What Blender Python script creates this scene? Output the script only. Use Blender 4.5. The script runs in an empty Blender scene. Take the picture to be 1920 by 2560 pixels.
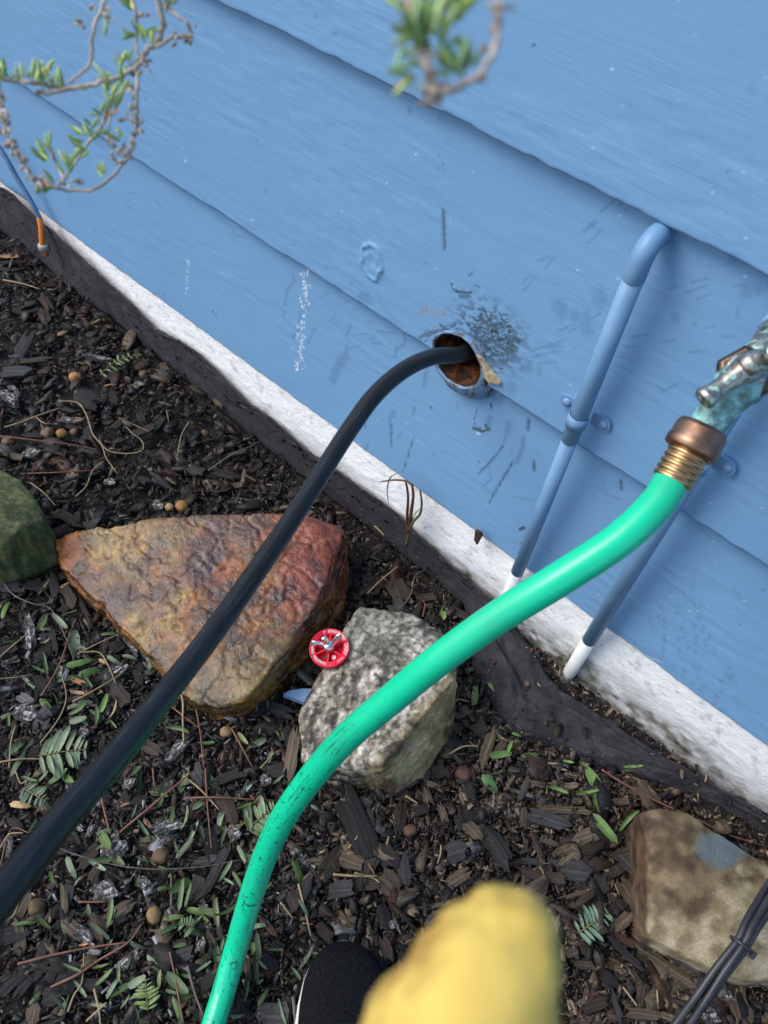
import bpy, bmesh, math, random
import numpy as np
from mathutils import Vector, Matrix

random.seed(7)
RNG = np.random.default_rng(7)
SC = bpy.context.scene
COL = SC.collection

# ------------------------------------------------------------------ camera
CAM = np.array([0.0, -0.70, 1.16])
ROT = np.array([[0.74161343, 0.56774974, -0.35730905],      # rows: world x, y, z of camera right / down / forward
                [0.66666079, -0.56448636, 0.48674279],
                [0.07465201, -0.59917892, -0.79712715]])
FOC = 1925.0
cd = bpy.data.cameras.new('camera')
cam = bpy.data.objects.new('camera', cd)
COL.objects.link(cam)
m = Matrix.Identity(4)
for r in range(3):
    m[r][0] = ROT[r][0]; m[r][1] = -ROT[r][1]; m[r][2] = -ROT[r][2]; m[r][3] = CAM[r]
cam.matrix_world = m
cd.sensor_fit = 'VERTICAL'
cd.sensor_height = 36.0
cd.lens = 36.0 * FOC / 2560.0
cd.clip_start = 0.01
cd.clip_end = 200
cd.dof.use_dof = True
cd.dof.focus_distance = 1.12
cd.dof.aperture_fstop = 8.2
SC.camera = cam

# ------------------------------------------------------------------ light
SUN_DIR = Vector((-0.52, -0.42, 0.74)).normalized()          # towards the sun, soft light through thin cloud
w = bpy.data.worlds.new('World'); SC.world = w; w.use_nodes = True
nt = w.node_tree
sky = nt.nodes.new('ShaderNodeTexSky'); sky.sky_type = 'NISHITA'; sky.sun_disc = False
sky.sun_elevation = math.asin(SUN_DIR.z)
sky.sun_rotation = math.atan2(SUN_DIR.x, SUN_DIR.y)
sky.air_density = 1.0; sky.dust_density = 2.0; sky.ozone_density = 1.0
bg = nt.nodes['Background']
nt.links.new(sky.outputs[0], bg.inputs[0]); bg.inputs[1].default_value = 0.15
sl = bpy.data.lights.new('sun', 'SUN'); sl.energy = 1.3; sl.angle = math.radians(30); sl.color = (1.0, 0.985, 0.96)
so = bpy.data.objects.new('sun', sl); COL.objects.link(so)
so.rotation_euler = SUN_DIR.to_track_quat('Z', 'Y').to_euler()
so.location = SUN_DIR * 6
vs = SC.view_settings
vs.view_transform = 'Standard'; vs.look = 'None'; vs.gamma = 1; vs.use_curve_mapping = False
vs.exposure = 0.70
SC.cycles.use_denoising = True
SC.cycles.max_bounces = 6

# ------------------------------------------------------------------ helpers: survey
def ray(px, py):
    v = np.array([px - 960.0, py - 1280.0, FOC]); v /= np.linalg.norm(v)
    return ROT @ v
def on_wall(px, py, y=-0.012):
    d = ray(px, py); return CAM + d * ((y - CAM[1]) / d[1])
def on_ground(px, py, z=0.0):
    d = ray(px, py); return CAM + d * ((z - CAM[2]) / d[2])
def at(px, py, dist):
    return CAM + ray(px, py) * dist
def pix(p):
    v = ROT.T @ (np.asarray(p, float) - CAM)
    return 960 + FOC * v[0] / v[2], 1280 + FOC * v[1] / v[2]
def crop(ox, oy, pts):                                        # readings from a 640 px wide enlargement
    return [(ox + a * 640 / 1659.0, oy + b * 640 / 1659.0) for a, b in pts]

# ------------------------------------------------------------------ helpers: noise
def _hash(ix, iy, iz, seed):
    h = (ix * 374761393 + iy * 668265263 + iz * 2147483647 + seed * 974711) & 0xFFFFFFFF
    h = ((h ^ (h >> 13)) * 1274126177) & 0xFFFFFFFF
    h = ((h ^ (h >> 16)) * 2246822519) & 0xFFFFFFFF
    return ((h ^ (h >> 15)) & 0xFFFFFF) / float(0xFFFFFF)
def vnoise(p, seed=0):
    p = np.asarray(p, float)
    i = np.floor(p).astype(np.int64); f = p - i
    f = f * f * f * (f * (f * 6 - 15) + 10)
    out = 0
    for dx in (0, 1):
        wx = f[:, 0] if dx else 1 - f[:, 0]
        for dy in (0, 1):
            wy = f[:, 1] if dy else 1 - f[:, 1]
            for dz in (0, 1):
                wz = f[:, 2] if dz else 1 - f[:, 2]
                out = out + wx * wy * wz * _hash(i[:, 0] + dx, i[:, 1] + dy, i[:, 2] + dz, seed)
    return out
def fbm(p, octv=4, seed=0, lac=2.1, gain=0.5):
    p = np.asarray(p, float); a = 1.0; s = 0; t = 0
    for o in range(octv):
        s = s + a * vnoise(p, seed + o * 17); t += a
        p = p * lac + 3.7; a *= gain
    return s / t
def sstep(a, b, x):
    t = np.clip((x - a) / (b - a), 0, 1); return t * t * (3 - 2 * t)

# ------------------------------------------------------------------ helpers: objects
def link(o, parent=None):
    COL.objects.link(o)
    if parent is not None: o.parent = parent
    return o
def mesh_of(name, V, F, mat=None, uv=None, col=None, smooth=True):
    me = bpy.data.meshes.new(name)
    me.from_pydata([tuple(map(float, v)) for v in V], [], [tuple(map(int, f)) for f in F])
    if mat: me.materials.append(mat)
    if smooth: me.polygons.foreach_set('use_smooth', [True] * len(me.polygons))
    if uv is not None:
        l = me.uv_layers.new(name='UVMap')
        vi = np.empty(len(me.loops), np.int32); me.loops.foreach_get('vertex_index', vi)
        l.data.foreach_set('uv', np.asarray(uv, np.float32)[vi].ravel())
    if col is not None:
        a = me.color_attributes.new('Col', 'FLOAT_COLOR', 'POINT')
        c = np.asarray(col, np.float32)
        if c.shape[1] == 3: c = np.hstack([c, np.ones((len(c), 1), np.float32)])
        a.data.foreach_set('color', c.ravel())
    me.update()
    return me
def ob(name, me, parent=None):
    return link(bpy.data.objects.new(name, me), parent)
def part(name, V, F, mat, parent=None, **k):
    return ob(name, mesh_of(name, V, F, mat, **k), parent)
def tag(o, label, cat, group=None, kind=None):
    if label: o['label'] = label
    if cat: o['category'] = cat
    if group: o['group'] = group
    if kind: o['kind'] = kind
    return o
def thing(name, label, cat, loc=(0, 0, 0), group=None):
    o = bpy.data.objects.new(name, None); o.empty_display_size = 0.02; o.location = loc
    COL.objects.link(o)
    return tag(o, label, cat, group)
def shift(V, loc):
    return np.asarray(V, float) - np.asarray(loc, float)
def bevel(o, wd, seg=2):
    b = o.modifiers.new('bevel', 'BEVEL'); b.width = wd; b.segments = seg; b.limit_method = 'ANGLE'; return o

def spline(P, n=16):
    P = np.asarray(P, float); Q = np.vstack([2 * P[0] - P[1], P, 2 * P[-1] - P[-2]]); out = []
    for i in range(1, len(Q) - 2):
        p0, p1, p2, p3 = Q[i - 1], Q[i], Q[i + 1], Q[i + 2]
        for k in range(n):
            t = k / n
            out.append(0.5 * ((2 * p1) + (-p0 + p2) * t + (2 * p0 - 5 * p1 + 4 * p2 - p3) * t * t + (-p0 + 3 * p1 - 3 * p2 + p3) * t ** 3))
    out.append(P[-1]); return np.array(out)
def tube(P, rad, seg=14, caps=True):
    P = np.asarray(P, float); n = len(P)
    rad = np.broadcast_to(np.asarray(rad, float), (n,))
    T = np.gradient(P, axis=0); T /= np.linalg.norm(T, axis=1)[:, None] + 1e-12
    a = np.array([0, 0, 1.0]) if abs(T[0][2]) < 0.9 else np.array([1.0, 0, 0])
    N = np.cross(T[0], a); N /= np.linalg.norm(N)
    V = []; UV = []; L = 0
    for i in range(n):
        N = N - T[i] * (N @ T[i]); N /= np.linalg.norm(N) + 1e-12
        B = np.cross(T[i], N)
        if i: L += np.linalg.norm(P[i] - P[i - 1])
        for k in range(seg):
            t = 2 * math.pi * k / seg
            V.append(P[i] + rad[i] * (math.cos(t) * N + math.sin(t) * B)); UV.append((abs(k / seg * 2 - 1), L))
    F = []
    for i in range(n - 1):
        for k in range(seg):
            j = (k + 1) % seg
            F.append((i * seg + k, i * seg + j, (i + 1) * seg + j, (i + 1) * seg + k))
    if caps:
        F.append(tuple(range(seg - 1, -1, -1))); F.append(tuple((n - 1) * seg + k for k in range(seg)))
    return V, F, UV
def tube_part(name, P, rad, mat, parent=None, seg=14, loc=(0, 0, 0)):
    V, F, UV = tube(P, rad, seg)
    return part(name, shift(V, loc), F, mat, parent, uv=UV)
def lathe(prof, A, axis, seg=24):                              # prof: (distance along axis, radius)
    axis = np.asarray(axis, float); axis /= np.linalg.norm(axis)
    P = [np.asarray(A, float) + axis * h for h, r in prof]
    a = np.array([0, 0, 1.0]) if abs(axis[2]) < 0.9 else np.array([1.0, 0, 0])
    N = np.cross(axis, a); N /= np.linalg.norm(N); B = np.cross(axis, N)
    V = []; UV = []
    for p, (h, r) in zip(P, prof):
        for k in range(seg):
            t = 2 * math.pi * k / seg
            V.append(p + r * (math.cos(t) * N + math.sin(t) * B)); UV.append((k / seg, h))
    F = [(i * seg + k, i * seg + (k + 1) % seg, (i + 1) * seg + (k + 1) % seg, (i + 1) * seg + k) for i in range(len(P) - 1) for k in range(seg)]
    return V, F, UV
def evaluated(o):
    dg = bpy.context.evaluated_depsgraph_get()
    return bpy.data.meshes.new_from_object(o.evaluated_get(dg))
def get_v(me):
    a = np.empty(len(me.vertices) * 3); me.vertices.foreach_get('co', a); return a.reshape(-1, 3)
def get_n(me):
    a = np.empty(len(me.vertices) * 3); me.vertices.foreach_get('normal', a); return a.reshape(-1, 3)
def set_v(me, V):
    me.vertices.foreach_set('co', np.asarray(V, np.float32).ravel()); me.update()
def set_col(me, c):
    a = me.color_attributes.new('Col', 'FLOAT_COLOR', 'POINT')
    c = np.asarray(c, np.float32)
    if c.shape[1] == 3: c = np.hstack([c, np.ones((len(c), 1), np.float32)])
    a.data.foreach_set('color', c.ravel())
def inside(poly, x, y):
    poly = np.asarray(poly); c = np.zeros(np.shape(x), bool); j = len(poly) - 1
    for i in range(len(poly)):
        xi, yi = poly[i][:2]; xj, yj = poly[j][:2]
        k = ((yi > y) != (yj > y)) & (x < (xj - xi) * (y - yi) / (yj - yi + 1e-12) + xi)
        c ^= k; j = i
    return c

# ------------------------------------------------------------------ helpers: materials
class NT:
    def __init__(s, name):
        s.m = bpy.data.materials.new(name); s.m.use_nodes = True
        s.t = s.m.node_tree; s.b = s.t.nodes['Principled BSDF']
    def n(s, typ, **k):
        x = s.t.nodes.new(typ)
        for a, b in k.items(): setattr(x, a, b)
        return x
    def l(s, a, b): s.t.links.new(a, b)
    def coord(s, which='Object', scale=(1, 1, 1)):
        tc = s.n('ShaderNodeTexCoord'); mp = s.n('ShaderNodeMapping')
        mp.inputs['Scale'].default_value = scale
        s.l(tc.outputs[which], mp.inputs['Vector']); return mp.outputs[0]
    def noise(s, vec, scale, detail=4, rough=0.55, dist=0.0):
        x = s.n('ShaderNodeTexNoise'); x.inputs['Scale'].default_value = scale
        x.inputs['Detail'].default_value = detail; x.inputs['Roughness'].default_value = rough
        x.inputs['Distortion'].default_value = dist
        s.l(vec, x.inputs['Vector']); return x.outputs['Fac']
    def ramp(s, fac, stops, mode='LINEAR'):
        r = s.n('ShaderNodeValToRGB'); r.color_ramp.interpolation = mode
        e = r.color_ramp.elements
        while len(e) < len(stops): e.new(0.5)
        for q, (p, c) in zip(e, stops):
            q.position = p; q.color = (*c, 1) if len(c) == 3 else c
        s.l(fac, r.inputs[0]); return r.outputs[0]
    def mix(s, fac, a, b, mode='MIX'):
        x = s.n('ShaderNodeMix', data_type='RGBA', blend_type=mode)
        for v, i in ((fac, 0), (a, 6), (b, 7)):
            if isinstance(v, (int, float)): x.inputs[i].default_value = v
            elif isinstance(v, tuple): x.inputs[i].default_value = (*v, 1)
            else: s.l(v, x.inputs[i])
        return x.outputs[2]
    def math(s, op, a, b=0.0):
        x = s.n('ShaderNodeMath', operation=op)
        for v, i in ((a, 0), (b, 1)):
            if isinstance(v, (int, float)): x.inputs[i].default_value = v
            else: s.l(v, x.inputs[i])
        return x.outputs[0]
    def bump(s, h, strength=0.4, dist=0.002):
        x = s.n('ShaderNodeBump'); x.inputs['Strength'].default_value = strength; x.inputs['Distance'].default_value = dist
        s.l(h, x.inputs['Height']); s.l(x.outputs[0], s.b.inputs['Normal'])
    def set(s, color=None, rough=None, metal=None, spec=None, coat=None):
        for v, k in ((color, 'Base Color'), (rough, 'Roughness'), (metal, 'Metallic'), (spec, 'Specular IOR Level'), (coat, 'Coat Weight')):
            if v is None: continue
            if isinstance(v, (int, float)): s.b.inputs[k].default_value = v
            elif isinstance(v, tuple): s.b.inputs[k].default_value = (*v, 1)
            else: s.l(v, s.b.inputs[k])
        return s.m
    def attr(s, name):
        x = s.n('ShaderNodeAttribute', attribute_name=name); return x
def simple(name, c1, c2, scale, rough=0.5, bump=0.2, bdist=0.001, metal=0.0, stretch=(1, 1, 1), coord='Object', spec=None, detail=5):
    t = NT(name); v = t.coord(coord, stretch); n = t.noise(v, scale, detail)
    c = t.ramp(n, [(0.3, c1), (0.7, c2)])
    if bump: t.bump(n, bump, bdist)
    return t.set(c, rough, metal, spec)

BLUE = (0.150, 0.300, 0.540)

def mat_siding():
    t = NT('painted_siding')
    v = t.coord('Object', (1, 1, 1)); vg = t.coord('Object', (9, 9, 150)); vf = t.coord('Object', (22, 22, 330))
    # brush and grain relief runs along the board
    g1 = t.noise(vg, 1.6, 4, 0.55, 0.25); g2 = t.noise(vf, 1.0, 3, 0.6, 0.2)
    lump = t.noise(v, 60, 3)
    h = t.math('ADD', t.math('MULTIPLY', g1, 1.1), t.math('ADD', t.math('MULTIPLY', g2, 0.5), t.math('MULTIPLY', lump, 0.35)))
    msk = t.ramp(t.noise(t.coord('Object', (3, 3, 9)), 2.0, 3), [(0.35, (0.25,) * 3), (0.65, (1.0,) * 3)])
    h = t.math('MULTIPLY', h, msk)
    t.bump(h, 0.28, 0.0016)
    base = t.mix(t.noise(v, 3.0, 3), (0.160, 0.322, 0.530), (0.184, 0.356, 0.570))
    a = t.attr('Col'); sep = t.n('ShaderNodeSeparateColor'); t.l(a.outputs['Color'], sep.inputs[0])
    fine = t.noise(t.coord('Object', (1, 1, 1)), 260, 3)
    c = t.mix(sep.outputs[1], base, (0.100, 0.205, 0.355))            # rinse drips
    bm = t.math('MULTIPLY', a.outputs['Alpha'], 1.0)
    c = t.mix(bm, c, t.ramp(fine, [(0.35, (0.22, 0.15, 0.085)), (0.65, (0.42, 0.33, 0.2))]))
    c = t.mix(sep.outputs[0], c, t.ramp(fine, [(0.35, (0.012, 0.014, 0.016)), (0.7, (0.07, 0.09, 0.10))]))
    c = t.mix(sep.outputs[2], c, (0.85, 0.88, 0.9))
    r = t.ramp(t.noise(v, 9, 3), [(0.3, (0.34,) * 3), (0.7, (0.5,) * 3)])
    return t.set(c, r, spec=0.45)
def mat_vcol(name, speck=(0.75, 1.2), sscale=240, rough=(0.45, 0.7), bump=0.5, bdist=0.002, bscale=90, stretch=(1, 1, 1), spec=None, coord='Object'):
    t = NT(name); a = t.attr('Col'); v = t.coord(coord, stretch)
    s = t.noise(v, sscale, 5, 0.65)
    k = t.ramp(s, [(0.3, (speck[0],) * 3), (0.7, (speck[1],) * 3)])
    c = t.mix(1.0, a.outputs['Color'], k, 'MULTIPLY')
    n = t.noise(v, bscale, 6, 0.65)
    t.bump(n, bump, bdist)
    r = t.ramp(t.noise(v, bscale * 0.3, 3), [(0.35, (rough[0],) * 3), (0.65, (rough[1],) * 3)])
    return t.set(c, r, spec=spec)
def mat_chip(name, rnd):
    t = NT(name); v = t.coord('UV', (1, 1, 1))
    mp = t.n('ShaderNodeMapping'); mp.inputs['Scale'].default_value = (22, 330, 1); t.l(v, mp.inputs['Vector'])
    g = t.noise(mp.outputs[0], 1.0, 4, 0.6)
    if rnd:
        oi = t.n('ShaderNodeObjectInfo'); base = oi.outputs['Color']
    else:
        base = t.attr('Col').outputs['Color']
    g2 = t.noise(t.coord('Object'), 60, 4, .6)
    g = t.math('ADD', t.math('MULTIPLY', g, .6), t.math('MULTIPLY', g2, .4))
    k = t.ramp(g, [(0.34, (0.15,) * 3), (0.48, (0.65,) * 3), (0.58, (1.4,) * 3), (0.68, (2.6,) * 3)])
    c = t.mix(1.0, base, k, 'MULTIPLY')
    t.bump(g, 0.8, 0.0025)
    r = t.ramp(t.noise(t.coord('Object'), 45, 2), [(0.35, (0.42,) * 3), (0.65, (0.85,) * 3)])
    return t.set(c, r, spec=0.4)

M = {}
M['siding'] = mat_siding()
M['chip'] = mat_chip('wood_chip_bark', True)
M['chips'] = mat_chip('mulch_mass', False)
M['paint_pipe'] = simple('painted_pipe', (0.138, 0.272, 0.445), (0.156, 0.302, 0.486), 45, 0.46, 0.45, 0.0012)
M['white_pipe'] = simple('white_pipe', (0.62, 0.62, 0.58), (0.74, 0.74, 0.71), 80, 0.4, 0.25, 0.0006)
M['screw'] = simple('painted_screw', (0.13, 0.24, 0.42), (0.2, 0.33, 0.52), 200, 0.35, 0.3)

def mat_foundation():
    t = NT('white_foundation'); v = t.coord('Object', (1, 1, 1)); vs_ = t.coord('Object', (0.5, 1, 1.0))
    n = t.noise(vs_, 220, 5, 0.7); big = t.noise(v, 14, 4)
    a = t.attr('Col'); sep = t.n('ShaderNodeSeparateColor'); t.l(a.outputs['Color'], sep.inputs[0])
    c = t.ramp(n, [(0.30, (0.22, 0.22, 0.21)), (0.385, (0.78, 0.78, 0.77)), (0.7, (0.87, 0.87, 0.86))])
    c = t.mix(t.ramp(big, [(0.55, (0, 0, 0)), (0.85, (0.3,) * 3)]), c, (0.55, 0.53, 0.46))
    moss = t.ramp(n, [(0.3, (0.02, 0.022, 0.01)), (0.7, (0.15, 0.13, 0.06))])
    c = t.mix(sep.outputs[0], c, moss)
    h = t.noise(t.coord('Object', (.55, 1, 1)), 105, 6, 0.75)
    t.bump(h, 0.9, 0.0045)
    return t.set(c, 0.62)
M['foundation'] = mat_foundation()
M['soil'] = simple('dark_soil', (0.005, 0.0035, 0.0025), (0.022, 0.015, 0.010), 55, 0.75, 0.9, 0.012, detail=8)
def mat_fabric():
    t = NT('landscape_fabric'); v = t.coord('Object')
    a = t.noise(v, 26, 5, 0.6); b = t.noise(v, 700, 2)
    c = t.ramp(a, [(0.3, (0.028, 0.027, 0.031)), (0.55, (0.052, 0.050, 0.057)), (0.75, (0.085, 0.080, 0.084))])
    d = t.noise(t.coord('Object', (1, 1, 1)), 55, 6, .7, 1.5)
    c = t.mix(t.ramp(t.noise(v, 38, 6, .7), [(.56, (0, 0, 0)), (.70, (.7,) * 3)]), c, (0.020, 0.014, 0.010))
    t.bump(t.math('ADD', t.math('MULTIPLY', d, 1.5), t.math('MULTIPLY', b, 0.15)), 0.9, 0.006)
    return t.set(c, 0.85, spec=.25)
M['fabric'] = mat_fabric()

# ------------------------------------------------------------------ ground
def gz(x, y):
    x = np.asarray(x, float); y = np.asarray(y, float)
    p = np.stack([x * 6, y * 6, 0 * x], -1).reshape(-1, 3)
    return (0.010 * (fbm(p, 2, 5) - 0.5)).reshape(x.shape) + 0.035 * sstep(-0.7, -1.5, x) * 1.0
def ground_px(px, py, dz=0.0):
    z = dz
    for _ in range(4):
        p = on_ground(px, py, z); z = float(gz(p[0:1], p[1:2])[0]) + dz
    return on_ground(px, py, z)

def build_ground():
    xs = np.concatenate([np.array([-40, -20, -10, -6, -4, -3]), np.linspace(-2.4, 0.9, 260), np.array([1.4, 2, 3, 5, 10, 20, 40])])
    ys = np.concatenate([np.array([-40, -20, -10, -6, -4, -2.5, -1.8]), np.linspace(-1.3, 0.0, 110), np.array([0.4])])
    X, Y = np.meshgrid(xs, ys)
    p = np.stack([X * 45, Y * 45, 0 * X], -1).reshape(-1, 3)
    Z = gz(X, Y) - 0.012 + 0.024 * sstep(-0.085, -0.045, Y) * sstep(-0.30, -0.12, X) + 0.012 * (fbm(p, 3, 9) - 0.5).reshape(X.shape)
    nx = len(xs); V = np.stack([X, Y, Z], -1).reshape(-1, 3)
    F = [(j * nx + i, j * nx + i + 1, (j + 1) * nx + i + 1, (j + 1) * nx + i) for j in range(len(ys) - 1) for i in range(nx - 1)]
    o = part('ground', V, F, M['soil'])
    tag(o, 'dark wet garden soil under the wood chip mulch', None, kind='structure')
build_ground()

# ------------------------------------------------------------------ wall
LAPS = [0.168, 0.458, 0.765, 1.07, 1.375, 1.68, 1.985, 2.29, 2.6]
HOLE = on_wall(1150, 897, -0.016)
HOLE_R = 0.0415
strokes = []                                                    # (channel, wall polyline px, width px, strength)
def c1(p): return crop(0, 0, p)
def c2(p): return crop(640, 0, p)
def c3(p): return crop(1280, 0, p)
def c4(p): return crop(0, 640, p)
def c5(p): return crop(640, 640, p)
def c6(p): return crop(1280, 640, p)
def c9(p): return crop(1280, 1280, p)
def S(ch, pts, wd, st): strokes.append((ch, pts, wd, st))
S(0, c2([(1203, 1375), (1212, 1480), (1222, 1610)]), 7, 0.5); S(1, c2([(1200, 1365), (1215, 1610)]), 11, 0.9)
for a in ([(1160, 760), (1158, 805)], [(1175, 760), (1173, 805)], [(1163, 1010), (1155, 1120)], [(1194, 1060), (1190, 1160)]): S(1, c2(a), 2.5, 0.8)
S(1, c2([(963, 730), (965, 742)]), 12, 0.8); S(1, c2([(72, 1225), (74, 1245)]), 6, 0.8)
S(1, c2([(610, 1470), (645, 1500)]), 3, .8); S(1, c2([(230, 1575), (262, 1582)]), 3, .8); S(1, c2([(410, 1482), (432, 1484)]), 3, .7)
S(1, c2([(400, 105), (415, 90)]), 5, .7); S(1, c2([(515, 205), (550, 214)]), 6, .6); S(1, c2([(180, 735), (200, 745)]), 5, .5)
for a in ([(545, 1390), (635, 1320)], [(665, 1355), (720, 1305)], [(705, 1385), (770, 1330)], [(430, 1520), (515, 1450)], [(450, 1515), (520, 1462)], [(470, 1590), (550, 1515)]): S(1, c3(a), 4.5, 0.85)
S(1, c3([(1540, 555), (1550, 600)]), 10, .4)
for a, wd in (([(222, 140), (228, 180), (185, 240), (178, 320), (175, 400)], 6), ([(325, 350), (278, 375), (275, 500)], 6), ([(372, 470), (350, 530), (335, 568)], 5),
          ([(598, 460), (565, 540), (600, 570)], 6), ([(246, 512), (246, 530)], 9), ([(400, 285), (455, 255)], 3), ([(460, 430), (500, 400)], 3), ([(470, 435), (530, 470)], 3),
          ([(390, 320), (490, 360)], 2.5), ([(610, 360), (650, 352)], 3), ([(600, 605), (665, 590)], 4), ([(620, 525), (735, 515)], 3), ([(720, 555), (755, 530)], 5),
          ([(730, 575), (800, 580)], 5), ([(770, 500), (870, 515)], 5), ([(545, 320), (575, 310)], 3), ([(710, 450), (722, 430)], 4), ([(690, 260), (755, 285)], 14), ([(700, 240), (740, 240)], 14),
          ([(945, 470), (940, 590), (890, 610), (885, 660)], 9), ([(580, 650), (520, 740), (500, 800)], 22), ([(585, 600), (570, 700)], 10), ([(1090, 740), (1075, 850)], 11),
          ([(885, 1010), (870, 1060), (880, 1120), (890, 1230)], 8), ([(900, 1010), (880, 1040)], 10), ([(1030, 1160), (990, 1280), (965, 1395)], 3), ([(715, 1050), (725, 1100)], 4), ([(945, 1140), (925, 1180)], 4),
          ([(1622, 1100), (1612, 1150)], 15), ([(1610, 1160), (1590, 1240), (1520, 1340), (1440, 1412)], 6), ([(1659, 1340), (1600, 1440), (1550, 1520), (1520, 1590)], 7), ([(1510, 1370), (1525, 1450), (1470, 1490)], 5),
          ([(1500, 1060), (1490, 1100)], 14), ([(1295, 960), (1288, 1010)], 4), ([(740, 1210), (720, 1250)], 8), ([(1570, 930), (1560, 960)], 14), ([(1505, 900), (1540, 950)], 12), ([(405, 1010), (400, 1080)], 0)):
    if wd: S(1, c5(a), wd, 0.75)
for a, wd in (([(885, 1080), (890, 1225)], 2.5), ([(1030, 1165), (970, 1390)], 1.6), ([(1590, 1240), (1445, 1412)], 2.6), ([(1655, 1345), (1520, 1590)], 2.6), ([(1415, 1010), (1402, 1060), (1405, 1110)], 1.5),
              ([(710, 1040), (722, 1110)], 1.5), ([(1505, 970), (1510, 1000)], 3.5)): S(0, c5(a), wd, 0.75)
for x, y in ((1128, 988), (1157, 1278), (1407, 1498), (1443, 1332), (1643, 1265), (1345, 1615)): S(0, c5([(x, y), (x + 1, y + 6)]), 3.5, .9)
for a, wd in (([(1405, 1125), (1440, 1135)], 12), ([(1440, 1150), (1500, 1130)], 8), ([(1475, 1110), (1495, 1140)], 8)): S(0, c5(a), wd, 0.8)
S(0, c5([(1020, 985), (1015, 1030)]), 8, .35); S(2, c5([(1425, 1155), (1440, 1160)]), 6, .6)
for x, y, r in ((310, 350, 45), (405, 390, 30), (480, 385, 27), (565, 280, 45), (480, 462, 38), (1045, 410, 22), (1170, 452, 11), (1490, 245, 30), (1570, 242, 25), (190, 735, 20), (105, 700, 34), (15, 840, 30), (1430, 20, 38)):
    S(1, c6([(x, y - r * .4), (x, y + r * .4)]), r * 0.75, 0.62)
for a in ([(65, 180), (110, 130)], [(70, 235), (145, 140)], [(300, 485), (400, 445)], [(370, 495), (560, 380)], [(150, 600), (335, 545)], [(140, 650), (310, 610)], [(150, 600), (320, 580)], [(170, 690), (290, 680)],
          [(1145, 190), (1250, 165)], [(1100, 255), (1235, 215)], [(1005, 230), (1060, 210)], [(1185, 290), (1250, 270)], [(770, 530), (870, 515)], [(950, 568), (1050, 556)], [(735, 595), (800, 590)],
          [(1150, 630), (1215, 628)], [(1330, 535), (1430, 535)], [(665, 655), (720, 655)], [(1415, 220), (1545, 195)], [(1555, 95), (1640, 80)], [(1345, 80), (1420, 65)], [(1450, 360), (1440, 420)], [(210, 80), (260, 20)], [(160, 40), (230, 10)],
          [(1080, 825), (985, 875), (950, 850)], [(240, 970), (238, 1000)], [(1245, 478), (1300, 470)]): S(1, c6(a), 5, 0.7)
for a in ([(88, 1085), (85, 1140)], [(130, 1340), (133, 1395)], [(685, 1475), (690, 1530)], [(250, 1500), (253, 1575)]): S(0, c6(a), 5, 0.8); S(1, c6(a), 11, .8)
S(1, c6([(60, 1200), (52, 1260), (20, 1345)]), 10, .85)
for a in ([(480, 1495), (560, 1530)], [(555, 1460), (600, 1560)], [(0, 1555), (160, 1590)], [(150, 1280), (170, 1310)], [(590, 1560), (700, 1600)]): S(1, c6(a), 3.5, .7)
rr = random.Random(3)
for _ in range(70):
    x = rr.gauss(1050, 170); y = 560 + rr.random() * 700
    x = 880 + (y - 580) * 0.55 + rr.uniform(-40, 330)
    S(1, c9([(x, y), (x - 4, y + rr.uniform(8, 28))]), rr.uniform(4, 9), rr.uniform(.35, .7))
for a in ([(1200, 120), (1280, 205)], [(1010, 470), (1030, 545)], [(860, 340), (1000, 450), (1160, 570), (1195, 640)], [(1420, 510), (1495, 595)], [(1000, 780), (985, 940)], [(850, 640), (880, 680)], [(215, 220), (345, 300)], [(1160, 480), (1170, 520)]): S(1, c9(a), 4, .7)
for x, y in ((1283, 213), (1030, 545), (1493, 593), (1197, 640)): S(2, c9([(x, y), (x + 2, y)]), 5, .35)
S(1, c9([(640, 720), (760, 790), (960, 950), (1130, 1055)]), 7, .5); S(2, c9([(780, 830), (870, 905), (975, 950)]), 4, .3)
for x, y in ((1610, 525), (742, 412), (1468, 730)): S(0, c9([(x, y), (x, y + 4)]), 3, .9)
S(0, c9([(60, 105), (85, 95)]), 9, .9); S(0, c9([(70, 190), (78, 210)]), 4, .7)
for a in ([(465, 1335), (470, 1310)], [(805, 1330), (860, 1360)], [(815, 1290), (870, 1340)], [(820, 1255), (870, 1260)], [(1400, 1430), (1500, 1500)], [(1490, 1500), (1500, 1590)], [(1460, 1520), (1560, 1550)], [(620, 1490), (635, 1480)], [(990, 1305), (1030, 1340)]): S(1, c1(a), 4, .6)
for a in ([(1380, 320), (1390, 360), (1415, 390)],): S(0, c4(a), 2.5, .7)
S(0, c1([(945, 635), (950, 648)]), 4, .4)
for x, y in ((1190, 746), (235, 902), (1350, 1285)): S(0, c1([(x, y), (x, y + 3)]), 2.5, .9)
for x, y in ((145, 290), (1400, 1102)): S(0, c3([(x, y), (x + 4, y)]), 5, .8)
S(0, c4([(1078, 242), (1081, 245)]), 4, .6)
# runs of white droplets and loose specks
for _ in range(150):
    y = rr.uniform(80, 740); x = 295 + rr.gauss(0, 16) - (y - 300) * 0.03
    S(2, c5([(x, y), (x, y + rr.uniform(2, 18))]), rr.uniform(1.5, 3.2), rr.uniform(.4, .95))
for _ in range(14): S(2, c4([(1215 + rr.gauss(0, 8), yy := rr.uniform(10, 360)), (1215, yy + 12)]), 2.2, .7)
for _ in range(300):
    x, y = rr.uniform(0, 1920), rr.uniform(0, 1800)
    S(2, [(x, y), (x, y + rr.uniform(0, 3))], rr.uniform(1.0, 2.0), rr.uniform(.2, .6))
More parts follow.
